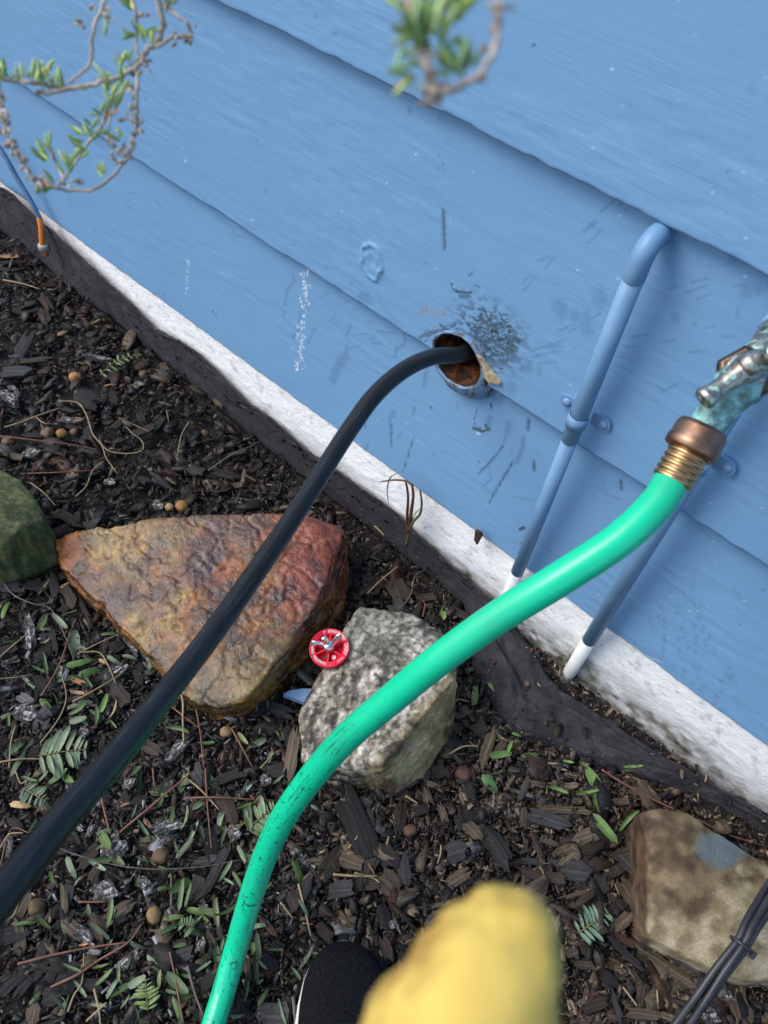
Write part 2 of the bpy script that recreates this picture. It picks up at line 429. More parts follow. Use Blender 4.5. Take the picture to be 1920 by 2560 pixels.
# torn, mildewed paint round the sleeve (readings in a 300 px wide enlargement at 1030, 780)
def c8(p): return [(1030 + a * 300 / 1659.0, 780 + b * 300 / 1659.0) for a, b in p]
for _ in range(560):
    t = rr.random()
    x = rr.gauss(1060, 190); y = rr.gauss(330, 170)
    if not (640 < x < 1500 and -80 < y < 860): continue
    if x < 900 and y > 420: continue
    if (x - 655) ** 2 / 300 ** 2 + (y - 690) ** 2 / 400 ** 2 < 1.05: continue
    a = rr.uniform(-0.5, 1.3); L = rr.uniform(20, 75)
    S(0, c8([(x, y), (x + L * math.cos(a) * 0.8, y - L * math.sin(a) * 0.3 + L * 0.35)]), rr.uniform(1.8, 4.5), rr.uniform(.45, 1.0))
for a, wd, st in (([(680, 20), (820, 180)], 3, .8), ([(650, 230), (760, 320), (810, 380)], 9, .9), ([(420, 160), (470, 200), (560, 240)], 6, .8), ([(150, 330), (220, 280), (320, 240)], 8, .6), ([(50, 380), (110, 430), (160, 380)], 6, .8),
                  ([(1440, 350), (1490, 400)], 9, .9), ([(1330, 480), (1420, 440), (1440, 470)], 7, .9), ([(1080, 490), (1110, 500)], 9, .95), ([(1060, 630), (1120, 580), (1220, 570)], 6, .85), ([(1090, 780), (1190, 810)], 7, .85), ([(1150, 450), (1200, 500)], 8, .6), ([(330, 360), (340, 390)], 6, .9),
                  ([(1030, 1290), (1060, 1370)], 3, .9), ([(245, 1325), (255, 1335)], 5, .9)): S(0, c8(a), wd, st)
for _ in range(70):
    x = 160 + rr.random() * 480; y = 330 - (x - 160) * 0.35 + rr.gauss(0, 26)
    S(0, c8([(x, y), (x + 45, y - 20)]), rr.uniform(2, 4), rr.uniform(.3, .8))
for a, wd, st in (([(1270, 175), (1290, 220), (1340, 235), (1400, 235)], 7, .8), ([(1330, 260), (1390, 260)], 10, .55), ([(1425, 190), (1445, 200)], 6, .7), ([(1380, 130), (1400, 110)], 5, .5), ([(1095, 40), (1105, 45)], 5, .5), ([(650, 270), (690, 290)], 4, .8), ([(655, 0), (660, 20)], 0, 0)):
    if wd: S(0, c5(a), wd, st)
for x in range(1085, 1245, 9):
    S(3, c5([(x, 335 + rr.uniform(-12, 25)), (x - 3, 385 - rr.uniform(0, 40))]), 3, .75)
S(1, c5([(800, 240), (960, 470), (1030, 530)]), 4, .5); S(1, c5([(480, 60), (470, 75)]), 6, .7); S(1, c5([(640, 150), (630, 175)]), 5, .7); S(0, c5([(650, 268), (690, 296)]), 4, .8)

wall_root = thing('house_wall', 'blue painted lap siding wall of a house above a white foundation', 'wall', (0, 0, 0))

def fine_x():
    xs = [0.62]
    while xs[-1] > -2.3:
        d = 0.0021 + max(0, -0.45 - xs[-1]) * 0.0028 + max(0, xs[-1] - 0.2) * 0.01
        xs.append(xs[-1] - d)
    return np.array(xs[::-1])
def build_board(i):
    z0, z1 = LAPS[i], LAPS[i + 1] + 0.02
    fine = i <= 2
    if fine:
        xs = np.concatenate([[-6, -4, -3], fine_x(), [0.9, 1.5, 3.0]])
        zs = np.concatenate([[z0 + 0.0005], np.linspace(z0, z1, int((z1 - z0) / 0.0023))])
    else:
        xs = np.linspace(-6, 3, 120); zs = np.concatenate([[z0 + 0.0005], np.linspace(z0, z1, 8)])
    X, Z = np.meshgrid(xs, zs); nz, nx = X.shape
    t = (Z - z0) / (z1 - z0)
    Y = -0.019 + 0.017 * t
    # wavering, paint-clogged lower edge
    wav = (fbm(np.stack([xs * 9, 0 * xs + i * 7, 0 * xs], -1), 3, 21 + i) - 0.5) * 0.005 + (fbm(np.stack([xs * 60, 0 * xs + i * 7, 0 * xs], -1), 2, 25) - 0.5) * 0.0035
    Z = Z + wav[None, :] * np.clip(1 - t * 6, 0, 1)
    Y[1] += 0.0010                                              # rounded nose
    if nz > 3: Y[2] += 0.0002
    if fine:
        p = np.stack([X.ravel() * 26 + 3 * Z.ravel(), Z.ravel() * 95, 0 * X.ravel() + i], -1)
        amp = fbm(np.stack([X.ravel() * 5, Z.ravel() * 9, 0 * X.ravel() + i], -1), 2, 47)
        Y -= ((fbm(p, 3, 40 + i) - 0.5) * 0.0011 * sstep(.40, .66, amp)).reshape(X.shape) * np.clip(t * 30, 0, 1)
        p = np.stack([X.ravel() * 3, Z.ravel() * 8, 0 * X.ravel() + i], -1)
        Y -= ((fbm(p, 2, 60 + i) - 0.5) * 0.0012).reshape(X.shape)
    Y[0] = 0.004
    colr = np.zeros((nz, nx, 4), np.float32)
    if fine:
        if i == 1:                                              # filled knot, a raised ring
            k = on_wall(933, 652); d = np.hypot((X - k[0]) / 0.017, (Z - k[2]) / 0.023)
            nse = (fbm(np.stack([X.ravel() * 90, Z.ravel() * 90, 0 * X.ravel()], -1), 2, 3) - .5).reshape(X.shape)
            Y -= 0.0028 * np.exp(-((d - 1 + nse * .5) / 0.16) ** 2) + 0.0012 * np.exp(-((d - .55) / .2) ** 2)
            for q in ((1205, 1000), ):
                pass
        for ch, pts, wd, st in strokes:
            W = np.array([on_wall(a, b) for a, b in pts])
            if W[:, 2].max() < z0 - 0.02 or W[:, 2].min() > z1 + 0.02: continue
            dist = np.linalg.norm(W - CAM, axis=1).mean()
            st = st * .72 if ch == 1 else st
            h = max(wd * dist / FOC * (0.6 if ch == 1 else 0.5), 0.0006)
            pad = h * 2 + 0.003
            ia, ib = np.searchsorted(xs, W[:, 0].min() - pad), np.searchsorted(xs, W[:, 0].max() + pad)
            ja, jb = np.searchsorted(zs[1:], W[:, 2].min() - pad), np.searchsorted(zs[1:], W[:, 2].max() + pad)
            ja, jb = ja + 1, jb + 1
            if ib <= ia or jb <= ja: continue
            gx = X[ja:jb, ia:ib]; gz_ = Z[ja:jb, ia:ib]; dm = np.full(gx.shape, 9.0)
            for q in range(len(W) - 1):
                a = W[q][[0, 2]]; b = W[q + 1][[0, 2]]; ab = b - a
                tt = np.clip(((gx - a[0]) * ab[0] + (gz_ - a[1]) * ab[1]) / (ab @ ab + 1e-12), 0, 1)
                dm = np.minimum(dm, np.hypot(gx - a[0] - tt * ab[0], gz_ - a[1] - tt * ab[1]))
            edge = 0.55 + 0.9 * vnoise(np.stack([gx.ravel() * 400, gz_.ravel() * 400, 0 * gx.ravel()], -1), 2).reshape(gx.shape)
            msk = sstep(h * 1.5, h * 0.45, dm / edge) * st
            colr[ja:jb, ia:ib, ch] = np.maximum(colr[ja:jb, ia:ib, ch], msk)
        if i <= 1:                                              # general mildew haze over the patch above the sleeve
            k = on_wall(1228, 838); d = np.hypot((X - k[0]) / 0.070, (Z - k[2]) / 0.058)
            n = fbm(np.stack([X.ravel() * 120, Z.ravel() * 200, 0 * X.ravel()], -1), 3, 77).reshape(X.shape)
            colr[..., 0] = np.maximum(colr[..., 0], 0.75 * sstep(1.2, 0.3, d) * sstep(0.46, 0.60, n))
            Y += 0.0015 * sstep(1.15, 0.6, d) * (n - 0.5)
    V = np.stack([X, Y, Z], -1).reshape(-1, 3)
    idx = np.arange(nz * nx).reshape(nz, nx)
    A, B, C, D = idx[:-1, :-1], idx[:-1, 1:], idx[1:, 1:], idx[1:, :-1]
    Q = np.stack([A, B, C, D], -1).reshape(-1, 4)
    if i <= 1:
        c = V[Q].mean(1); r = np.hypot(c[:, 0] - HOLE[0], c[:, 2] - HOLE[2])
        Q = Q[r > HOLE_R]
    me = bpy.data.meshes.new('siding_board')
    me.vertices.add(len(V)); me.vertices.foreach_set('co', V.astype(np.float32).ravel())
    me.loops.add(len(Q) * 4); me.loops.foreach_set('vertex_index', Q.astype(np.int32).ravel())
    me.polygons.add(len(Q)); me.polygons.foreach_set('loop_start', np.arange(0, len(Q) * 4, 4, dtype=np.int32))
    me.update(calc_edges=True)
    me.polygons.foreach_set('use_smooth', [True] * len(Q))
    set_col(me, colr.reshape(-1, 4)); me.materials.append(M['siding'])
    ob('siding_board', me, wall_root)
for i in range(len(LAPS) - 1): build_board(i)

def build_foundation():
    xs = np.concatenate([[-6, -4, -3], np.arange(-2.3, 0.7, 0.004), [1, 2, 3]])
    prof = []                                                   # (z, y): sloped upper band, rough upright face
    for z in np.linspace(0.172, 0.118, 14): prof.append((z, -0.013 - (0.172 - z) / 0.054 * 0.013))
    for z in np.linspace(0.114, -0.12, 56): prof.append((z, -0.027 - (0.114 - z) * 0.02))
    prof = np.array(prof)
    X = np.repeat(xs[None], len(prof), 0); Z = np.repeat(prof[:, :1], len(xs), 1); Y = np.repeat(prof[:, 1:], len(xs), 1)
    lo = sstep(0.13, 0.09, Z)
    n1 = (fbm(np.stack([X.ravel() * 30, Z.ravel() * 55, 0 * X.ravel()], -1), 4, 90) - .5).reshape(X.shape)
    n2 = (fbm(np.stack([X.ravel() * 5, Z.ravel() * 9, 0 * X.ravel()], -1), 2, 95) - .5).reshape(X.shape)
    Y = Y - n1 * (0.0015 + 0.0035 * lo) - n2 * 0.004 * lo
    Z = Z + n1 * 0.003 * (1 - lo) * np.clip((0.168 - Z) * 50, 0, 1)
    g = fbm(np.stack([X.ravel() * 14, Z.ravel() * 30, 0 * X.ravel()], -1), 4, 97).reshape(X.shape)
    g2 = fbm(np.stack([X.ravel() * 70, Z.ravel() * 90, 0 * X.ravel()], -1), 3, 99).reshape(X.shape)
    moss = np.clip(sstep(0.095, 0.02, Z - 0.05 * g + 0.012) * (0.2 + 1.5 * (g2 - .2)), 0, 1)
    moss = np.maximum(moss, sstep(0.68, 0.78, g2) * 0.3)
    col = np.stack([moss, moss * 0, moss * 0], -1).reshape(-1, 3)
    nx = len(xs); V = np.stack([X, Y, Z], -1).reshape(-1, 3)
    F = [(j * nx + i + 1, j * nx + i, (j + 1) * nx + i, (j + 1) * nx + i + 1)[::-1] for j in range(len(prof) - 1) for i in range(nx - 1)]
    o = part('foundation', V, F, M['foundation'], wall_root, col=col)
    o['label'] = 'rough white painted concrete foundation strip'
build_foundation()

# ------------------------------------------------------------------ sleeve in the wall
def build_sleeve():
    t = NT('rusty_bore'); v = t.coord('Object'); n = t.noise(v, 70, 6, 0.65)
    c = t.ramp(n, [(0.35, (0.006, 0.0035, 0.0025)), (0.50, (0.045, 0.016, 0.006)), (0.60, (0.22, 0.066, 0.014)), (0.76, (0.32, 0.15, 0.06))])
    t.bump(n, 0.9, 0.005); rust = t.set(c, 0.6)
    t = NT('sleeve_rim'); v = t.coord('Object'); n = t.noise(v, 65, 8, 0.78, .8)
    c = t.ramp(n, [(0.40, (0.015, 0.012, 0.010)), (0.45, (0.15, 0.12, 0.09)), (0.475, (0.16, 0.27, 0.42)), (0.60, (0.15, 0.29, 0.48)), (0.68, (0.30, 0.36, 0.40))])
    t.bump(n, 0.8, 0.003); rim = t.set(c, 0.45)
    loc = HOLE.copy(); loc[1] = -0.003
    root = thing('pipe_sleeve', 'round rusty pipe sleeve set through the blue siding', 'pipe', loc)
    seg = 64
    def ring(r, y, dz=0.0, dx=0.0, jit=0.0, sd=0):
        a = np.linspace(0, 2 * math.pi, seg, endpoint=False)
        j = (fbm(np.stack([np.cos(a) * 4 + sd, np.sin(a) * 4, 0 * a], -1), 3, 5) - .5) * jit
        return np.stack([dx + (r + j) * np.cos(a), y + 0 * a, dz + (r + j) * np.sin(a)], -1)
    def loft(rings):
        V = np.vstack(rings); F = [(i * seg + k, i * seg + (k + 1) % seg, (i + 1) * seg + (k + 1) % seg, (i + 1) * seg + k) for i in range(len(rings) - 1) for k in range(seg)]
        return V, F
    V, F = loft([ring(0.056, 0.006, -0.011, 0.006, 0.004), ring(0.054, -0.006, -0.010, 0.006, 0.004, 3), ring(0.049, -0.016, -0.006, 0.004, 0.005, 5), ring(0.0440, -0.0205, 0, 0, 0.005, 1), ring(0.0410, -0.0215, 0, 0, 0.004, 2), ring(0.0392, -0.0185, 0, 0, 0.003, 2)])
    part('collar', V, F, rim, root)
    rs = [ring(0.0392, -0.0185, 0, 0, 0.003, 2)] + [ring(0.0385, y, 0, 0, 0.003, y * 90) for y in np.linspace(-0.014, 0.30, 30)]
    V, F = loft(rs)
    F.append(tuple((len(rs) - 1) * seg + k for k in range(seg)))
    o = part('bore', V, F, rust, root); o['label'] = 'rusty brown inside of the sleeve'
    # bare torn edge of the lap beside it
    wd = simple('bare_wood', (0.30, 0.22, 0.12), (0.62, 0.52, 0.34), 160, 0.8, 0.6, 0.002)
    L = np.array([on_wall(a, b, -0.025) for a, b in c8([(885, 585), (945, 640), (990, 720), (1050, 830), (1120, 900), (1200, 1000)])])
    R = np.array([on_wall(a, b, -0.023) for a, b in c8([(880, 600), (925, 690), (965, 800), (990, 900), (1060, 985), (1200, 1005)])])
    V = np.vstack([L, R, L + (0, 0.010, 0), R + (0, 0.010, 0)]); n = len(L); F = []
    for k in range(n - 1):
        F += [(k, k + 1, n + k + 1, n + k), (2 * n + k, 3 * n + k, 3 * n + k + 1, 2 * n + k + 1), (k, 2 * n + k, 2 * n + k + 1, k + 1), (n + k, n + k + 1, 3 * n + k + 1, 3 * n + k)]
    o = part('torn_edge', V, F, wd, wall_root, smooth=False); o['label'] = 'torn bare wood edge of the siding beside the round hole'
build_sleeve()

# ------------------------------------------------------------------ upright pipes
def strap(root, loc, x, y, z, r, sides, mat):
    a = np.linspace(math.radians(-200), math.radians(20), 22); V = []; F = []
    w_ = 0.0095
    for i, t in enumerate(a):
        for rr_, dz in ((r + 0.0013, -w_), (r + 0.0013, w_), (r + 0.0003, w_), (r + 0.0003, -w_)):
            V.append((x + rr_ * math.cos(t), y + rr_ * math.sin(t), z + dz))
        if i:
            b = i * 4
            for k in range(4): F.append((b - 4 + k, b - 4 + (k + 1) % 4, b + (k + 1) % 4, b + k))
    o = part('strap', shift(V, loc), F, mat, root)
    for s in sides:
        x0, x1 = x + s * (r - 0.001), x + s * (r + 0.024)
        V = []; n = 8
        prof = [(x0, z - w_)] + [(x1 - s * 0.008 + s * 0.008 * math.sin(t), z - w_ * math.cos(t)) for t in np.linspace(0, math.pi, n)] + [(x0, z + w_)]
        for yy in (-0.0215, -0.0165): V += [(px, yy, pz) for px, pz in prof]
        k = len(prof); F = [tuple(range(k)), tuple(range(2 * k - 1, k - 1, -1))] + [(i, (i + 1) % k, k + (i + 1) % k, k + i) for i in range(k)]
        part('tab', shift(V, loc), F, mat, o, smooth=False)
        V, F, UV = lathe([(0, 0.0058), (0.0014, 0.0056), (0.0028, 0.004), (0.0032, 0.0)], (x1 - s * 0.009, -0.0213, z), (0, -1, 0), 12)
        part('screw', shift(V, loc), F, M['screw'], o)
def socket(root, loc, P, r, mat, name='coupling'):
    return tube_part(name, P, r, mat, root, 20, loc)

PX, PY_, PR = -0.219, -0.038, 0.0108
def build_pipe_elbow():
    RB = 0.0107
    zst = float(on_wall(1668, 596, -0.016)[2]); RE = 0.020; zt = zst - RE
    loc = (PX, PY_, 0)
    root = thing('water_pipe', 'blue painted upright pipe with an elbow into the wall and a white lower end', 'pipe', loc)
    paint_end = float(on_wall(1296, 1432, PY_)[2]); zc = float(on_wall(1428, 1103, PY_)[2])
    tube_part('upper_pipe', [(PX, PY_, zc), (PX, PY_, zc + .0005), (PX, PY_, zt)], [RB - .001, RB, RB], M['paint_pipe'], root, 24, loc)
    tube_part('narrow_pipe', [(PX, PY_, paint_end), (PX, PY_, zc + 0.01)], 0.0098, M['paint_pipe'], root, 24, loc)
    tube_part('lower_pipe', [(PX, PY_, paint_end), (PX, PY_, -0.06)], 0.0097, M['white_pipe'], root, 24, loc)
    P = [(PX, PY_, zt - 0.021), (PX, PY_, zt - 0.020), (PX, PY_, zt - .006)]
    for t in np.linspace(0, 1, 12)[1:]:
        q = t * math.pi / 2; P.append((PX, PY_ + RE * (1 - math.cos(q)), zt + RE * math.sin(q)))
    P += [(PX, PY_ + RE + .006, zst), (PX, PY_ + RE + .007, zst)]
    tube_part('elbow', P, [RB + .0002] + [0.0114] * (len(P) - 2) + [RB + .0002], M['paint_pipe'], root, 24, loc)
    tube_part('wall_stub', [(PX, PY_ + RE, zst), (PX, 0.02, zst)], RB, M['paint_pipe'], root, 24, loc)
    zs_ = float(on_wall(1458, 1060, PY_)[2])
    strap(root, loc, PX, PY_, zs_, RB + 0.0004, (1, -1), M['paint_pipe'])
build_pipe_elbow()

QX, QY = -0.0755, -0.038
SPQ = at(1862, 940, 0.700)                                     # faucet body
def build_pipe_riser():
    loc = (QX, QY, 0)
    root = thing('water_pipe', 'blue painted upright pipe with a white lower end, rising behind the faucet', 'pipe', loc)
    zp = float(on_wall(1472, 1600, QY)[2]); zt = float(SPQ[2]) + 0.004
    tube_part('upper_pipe', [(QX, QY, zp), (QX, QY, zt - 0.02)], PR, M['paint_pipe'], root, 20, loc)
    tube_part('lower_pipe', [(QX, QY, zp), (QX, QY, -0.06)], PR * 0.985, M['white_pipe'], root, 20, loc)
    tube_part('elbow', [(QX, QY, zt - 0.04), (QX, QY, zt - 0.01), (QX, QY - 0.004, zt - 0.002), (QX, QY - 0.012, zt + 0.002), (QX, QY - 0.035, zt + 0.002)], 0.0138, M['paint_pipe'], root, 20, loc)
    zs_ = float(on_wall(1800, 1150, -0.016)[2])
    strap(root, loc, QX, QY, zs_, PR + 0.0006, (1,), M['paint_pipe'])
    # painted wall plate behind the elbow, at the edge of the picture
    V, F, UV = lathe([(0, 0.0), (0, 0.030), (0.004, 0.030), (0.006, 0.026), (0.006, 0.0)], (0.032, -0.010, float(on_wall(1960, 740)[2])), (0, -1, 0), 28)
    o = part('wall_plate', V, F, M['paint_pipe'], None); tag(o, 'small round blue painted cover on the siding at the right edge', 'cover')
build_pipe_riser()

# ------------------------------------------------------------------ faucet and green hose
def mat_brass(name, c1, c2, rough):
    return simple(name, c1, c2, 90, rough, 0.25, 0.0008, metal=1.0)
M['brass'] = mat_brass('worn_brass', (0.36, 0.21, 0.09), (0.62, 0.40, 0.20), 0.33)
M['bronze'] = mat_brass('dull_bronze', (0.20, 0.115, 0.075), (0.36, 0.22, 0.15), 0.42)
def mat_patina():
    t = NT('corroded_brass'); v = t.coord('Object'); n = t.noise(v, 75, 5, 0.65); k = t.noise(v, 210, 3)
    c = t.ramp(n, [(0.32, (0.20, 0.17, 0.12)), (0.46, (0.14, 0.30, 0.28)), (0.58, (0.25, 0.55, 0.56)), (0.75, (0.55, 0.72, 0.70))])
    t.bump(k, 0.6, 0.0015); mtl = t.ramp(n, [(0.35, (0.9,) * 3), (0.5, (0.0,) * 3)])
    t.l(mtl, t.b.inputs['Metallic']); return t.set(c, 0.5)
M['patina'] = mat_patina()
def mat_chrome():
    t = NT('worn_chrome'); v = t.coord('Object'); n = t.noise(v, 85, 5, 0.6)
    c = t.ramp(n, [(0.34, (0.20, 0.16, 0.12)), (0.47, (0.48, 0.46, 0.43)), (0.53, (0.30, 0.27, 0.22)), (0.58, (0.24, 0.42, 0.36)), (0.68, (0.48, 0.60, 0.56))])
    t.bump(n, 0.6, 0.0015); t.l(t.ramp(n, [(0.52, (0.95,) * 3), (0.58, (0.05,) * 3)]), t.b.inputs['Metallic']); return t.set(c, 0.33)
M['chrome'] = mat_chrome()

def hull(name, pts, mat, parent=None, loc=(0, 0, 0), sub=0, smooth=True, voxel=None):
    bm = bmesh.new()
    for p in pts: bm.verts.new(tuple(np.asarray(p, float) - np.asarray(loc, float)))
    bm.verts.ensure_lookup_table()
    r = bmesh.ops.convex_hull(bm, input=bm.verts)
    bmesh.ops.delete(bm, geom=list({g for g in r['geom_interior'] + r['geom_unused'] if isinstance(g, bmesh.types.BMVert)}), context='VERTS')
    bmesh.ops.recalc_face_normals(bm, faces=bm.faces)
    me = bpy.data.meshes.new(name); bm.to_mesh(me); bm.free(); me.materials.append(mat)
    me.polygons.foreach_set('use_smooth', [smooth] * len(me.polygons))
    o = ob(name, me, parent)
    if voxel:
        md = o.modifiers.new('r', 'REMESH'); md.mode = 'VOXEL'; md.voxel_size = voxel; md.use_smooth_shade = True
        new = evaluated(o); o.modifiers.clear(); o.data = new
        if not new.materials: new.materials.append(mat)
    if sub:
        md = o.modifiers.new('s', 'SUBSURF'); md.levels = sub; md.render_levels = sub
    return o

NUT = at(1741, 1100, 0.682)
FER_END = at(1688, 1190, 0.678)
def build_faucet():
    Q = SPQ; loc = tuple(Q)
    root = thing('faucet', 'old corroded brass garden faucet with a chrome handle on the blue riser pipe', 'faucet', loc)
    end = np.array((QX, QY - 0.030, Q[2] + 0.006))
    tube_part('inlet', [end, end * .5 + Q * .5, Q + (0, 0.002, 0)], [0.0125, 0.0125, 0.014], M['chrome'], root, 18, loc)
    down = NUT - Q; down /= np.linalg.norm(down)
    P = spline([Q + (0, 0.006, 0.004), Q + down * 0.012, Q + down * 0.032, NUT - down * 0.004], 6)
    tube_part('body', P, np.interp(np.linspace(0, 1, len(P)), [0, .3, .6, 1], [0.018, 0.020, 0.0155, 0.0145]), M['patina'], root, 20, loc)
    view = CAM - Q; view /= np.linalg.norm(view)
    ax = np.array((0.05, -0.62, 0.78)); ax /= np.linalg.norm(ax)
    V, F, UV = lathe([(-0.004, 0.019), (0.004, 0.0195), (0.006, 0.0165), (0.014, 0.016), (0.016, 0.012), (0.024, 0.0105), (0.026, 0.0)], Q, ax, 8)
    part('bonnet', shift(V, loc), F, M['chrome'], root, smooth=False)
    dk = simple('dark_bronze', (0.05, 0.035, 0.025), (0.17, 0.12, 0.085), 110, 0.36, 0.4, 0.001, metal=1.0)
    V, F, UV = lathe([(-0.010, 0.0), (-0.010, 0.022), (-0.008, 0.0245), (0.006, 0.0245), (0.009, 0.021), (0.0095, 0.0)], Q, ax, 6)
    bevel(part('packing_nut', shift(V, loc), F, dk, root, smooth=False), .0015)
    V, F, UV = lathe([(-0.020, 0.0), (-0.020, 0.020), (-0.014, 0.0225), (-0.010, 0.0225), (-0.009, 0.018)], Q, ax, 24)
    part('valve_body', shift(V, loc), F, M['patina'], root)
    H = Q + ax * 0.030
    A, B = at(1752, 1004, 0.655), at(1948, 880, 0.655)
    md = (A + B) / 2
    P = spline([A, A * .72 + H * .28 + ax * .0, H, B * .72 + H * .28, B], 8)
    u = np.linspace(0, 1, len(P))
    tube_part('handle', P, np.interp(u, [0, .03, .12, .3, .42, .5, .58, .7, .88, .97, 1], [.003, .0085, .0098, .0070, .0100, .0125, .0100, .0070, .0098, .0085, .003]), M['chrome'], root, 14, loc)
    V, F, UV = lathe([(0.024, 0.011), (0.036, 0.0105), (0.040, 0.008), (0.043, 0.004), (0.0435, 0)], Q, ax, 16)
    part('handle_screw', shift(V, loc), F, M['chrome'], root)
build_faucet()

def mat_green():
    t = NT('green_rubber'); v = t.coord('UV', (1, 1, 1))
    mp = t.n('ShaderNodeMapping'); mp.inputs['Scale'].default_value = (5, 4.5, 1); t.l(v, mp.inputs['Vector'])
    n = t.noise(mp.outputs[0], 3.0, 4, 0.6, 1.2)
    o = t.coord('Object'); b = t.noise(o, 6, 3); f = t.noise(o, 260, 3)
    base = t.mix(b, (0.002, 0.52, 0.270), (0.004, 0.62, 0.330))
    sep = t.n('ShaderNodeSeparateXYZ'); t.l(v, sep.inputs[0])
    L = sep.outputs[1]
    far = t.ramp(t.math('MULTIPLY', L, 0.6), [(0.17, (0, 0, 0)), (0.30, (1, 1, 1)), (0.46, (1, 1, 1)), (0.60, (0.3,) * 3)])
    sc = t.ramp(n, [(0.615, (0, 0, 0)), (0.63, (1, 1, 1))])
    mp2 = t.n('ShaderNodeMapping'); mp2.inputs['Scale'].default_value = (4, 80, 1); t.l(v, mp2.inputs['Vector'])
    n2 = t.noise(mp2.outputs[0], 1.0, 3, 0.6, 2.0); sc2 = t.ramp(n2, [(0.63, (0, 0, 0)), (0.65, (1, 1, 1))])
    mk = t.math('MULTIPLY', t.math('MAXIMUM', sc, sc2), far)
    dirt = t.math('MULTIPLY', t.ramp(f, [(0.5, (0, 0, 0)), (0.75, (0.5,) * 3)]), far)
    base = t.mix(t.ramp(t.noise(o, 11, 4, .65), [(0.5, (0, 0, 0)), (0.72, (0.55,) * 3)]), base, (0.03, 0.40, 0.22))
    c = t.mix(dirt, base, (0.02, 0.23, 0.13)); c = t.mix(mk, c, (0.006, 0.03, 0.02))
    t.bump(t.math('ADD', t.noise(o, 60, 3), t.math('MULTIPLY', mk, -1.0)), 0.25, 0.001)
    return t.set(c, 0.30, spec=0.5)
def build_green_hose():
    R_ = 0.0145
    pts = [(1685, 1192, .678), (1640, 1262, .665), (1545, 1352, .655), (1400, 1447, .655), (1250, 1540, .672), (1110, 1640, .70), (985, 1742, .745), (860, 1850, .80), (770, 1955, .86), (702, 2055, .92), (655, 2160, .99), (622, 2260, 1.05), (590, 2370, 1.105), (562, 2470, 1.125), (530, 2575, 1.13), (490, 2720, 1.135), (440, 2900, 1.15)]
    P3 = [at(*p) for p in pts]
    for p in P3: p[2] = max(p[2], 0.027)
    e_ = P3[-1]; P3 += [np.array((e_[0] - .10, e_[1] - .28, .020)), np.array((e_[0] + .05, e_[1] - .65, .020)), np.array((e_[0] + .45, e_[1] - 1.0, .020)), np.array((e_[0] + 1.1, e_[1] - 1.25, .020)), np.array((e_[0] + 2.2, e_[1] - 1.3, .020))]
    loc = (float(e_[0]), float(e_[1]), 0.0)
    root = thing('garden_hose', 'bright green rubber garden hose with brass coupling, screwed to the faucet', 'hose', loc)
    P = spline(P3, 12)
    tube_part('hose', P, R_, mat_green(), root, 26, loc)
    ax = FER_END - NUT; L = np.linalg.norm(ax); ax /= L
    A = NUT
    V, F, UV = lathe([(-0.012, 0.0), (-0.012, 0.0195), (-0.008, 0.0215), (0.001, 0.0215), (0.003, 0.0225), (0.010, 0.0225), (0.0115, 0.021), (0.0125, 0.016), (0.0125, 0.0)], A, ax, 32)
    part('coupling_nut', shift(V, loc), F, M['bronze'], root)
    prof = [(0.010, 0.0155)]; h = 0.012
    while h < L + 0.006:
        prof += [(h, 0.0158), (h + 0.0012, 0.0172), (h + 0.0032, 0.0172), (h + 0.0044, 0.0158)]; h += 0.0056
    prof += [(h, 0.0155), (h + 0.001, 0.0145)]
    V, F, UV = lathe(prof, A, ax, 30)
    part('ferrule', shift(V, loc), F, M['brass'], root)
build_green_hose()

def mat_black():
    t = NT('black_hose_rubber'); v = t.coord('UV', (1, 1, 1)); o = t.coord('Object')
    mp = t.n('ShaderNodeMapping'); mp.inputs['Scale'].default_value = (14, 5, 1); t.l(v, mp.inputs['Vector'])
    n = t.noise(mp.outputs[0], 3.0, 5, 0.6)
    s = t.ramp(n, [(0.57, (0, 0, 0)), (0.66, (0.75,) * 3)])
    c = t.mix(s, t.mix(t.noise(o, 20, 3), (0.007, 0.0075, 0.009), (0.015, 0.016, 0.018)), (0.075, 0.08, 0.09))
    r = t.ramp(t.noise(o, 14, 3), [(0.35, (0.24,) * 3), (0.65, (0.42,) * 3)])
    t.bump(t.noise(o, 120, 3), 0.15, 0.0008)
    return t.set(c, r, spec=0.4)
def build_black_hose():
    pts = [(1158, 884, 1.03), (1080, 893, .985), (1010, 925, .95), (940, 985, .915), (880, 1065, .885), (815, 1165, .85), (740, 1283, .81), (640, 1430, .765), (530, 1585, .72), (410, 1740, .67), (280, 1905, .615), (150, 2055, .565), (40, 2195, .53), (-80, 2345, .50), (-260, 2560, .47)]
    P3 = [at(*p) for p in pts]
    P3 = [HOLE + np.array((0.005, 0.20, 0.0)), HOLE + np.array((0.002, 0.10, 0.008)), HOLE + np.array((0.0, 0.03, 0.006))] + P3[0:]
    e_ = P3[-1]; dv = (P3[-1] - P3[-2]) / np.linalg.norm(P3[-1] - P3[-2])
    P3 += [e_ + dv * .14 + np.array((0, 0, -.02)), e_ + dv * .30 + np.array((-.02, -.03, -.16)), np.array((e_[0] + dv[0] * .42, e_[1] + dv[1] * .42 - .06, .22)), np.array((e_[0] + dv[0] * .5, e_[1] + dv[1] * .5 - .16, .03)), np.array((e_[0] + dv[0] * .6, e_[1] + dv[1] * .6 - .45, .016)), np.array((e_[0] + .1, e_[1] - 1.2, .016)), np.array((e_[0] - .6, e_[1] - 2.0, .016))]
    P = spline(P3, 12)
    V, F, UV = tube(P, 0.0105, 24)
    o = part('drain_hose', V, F, mat_black(), uv=UV)
    tag(o, 'thick black rubber hose coming out of the hole in the blue siding', 'hose')
build_black_hose()

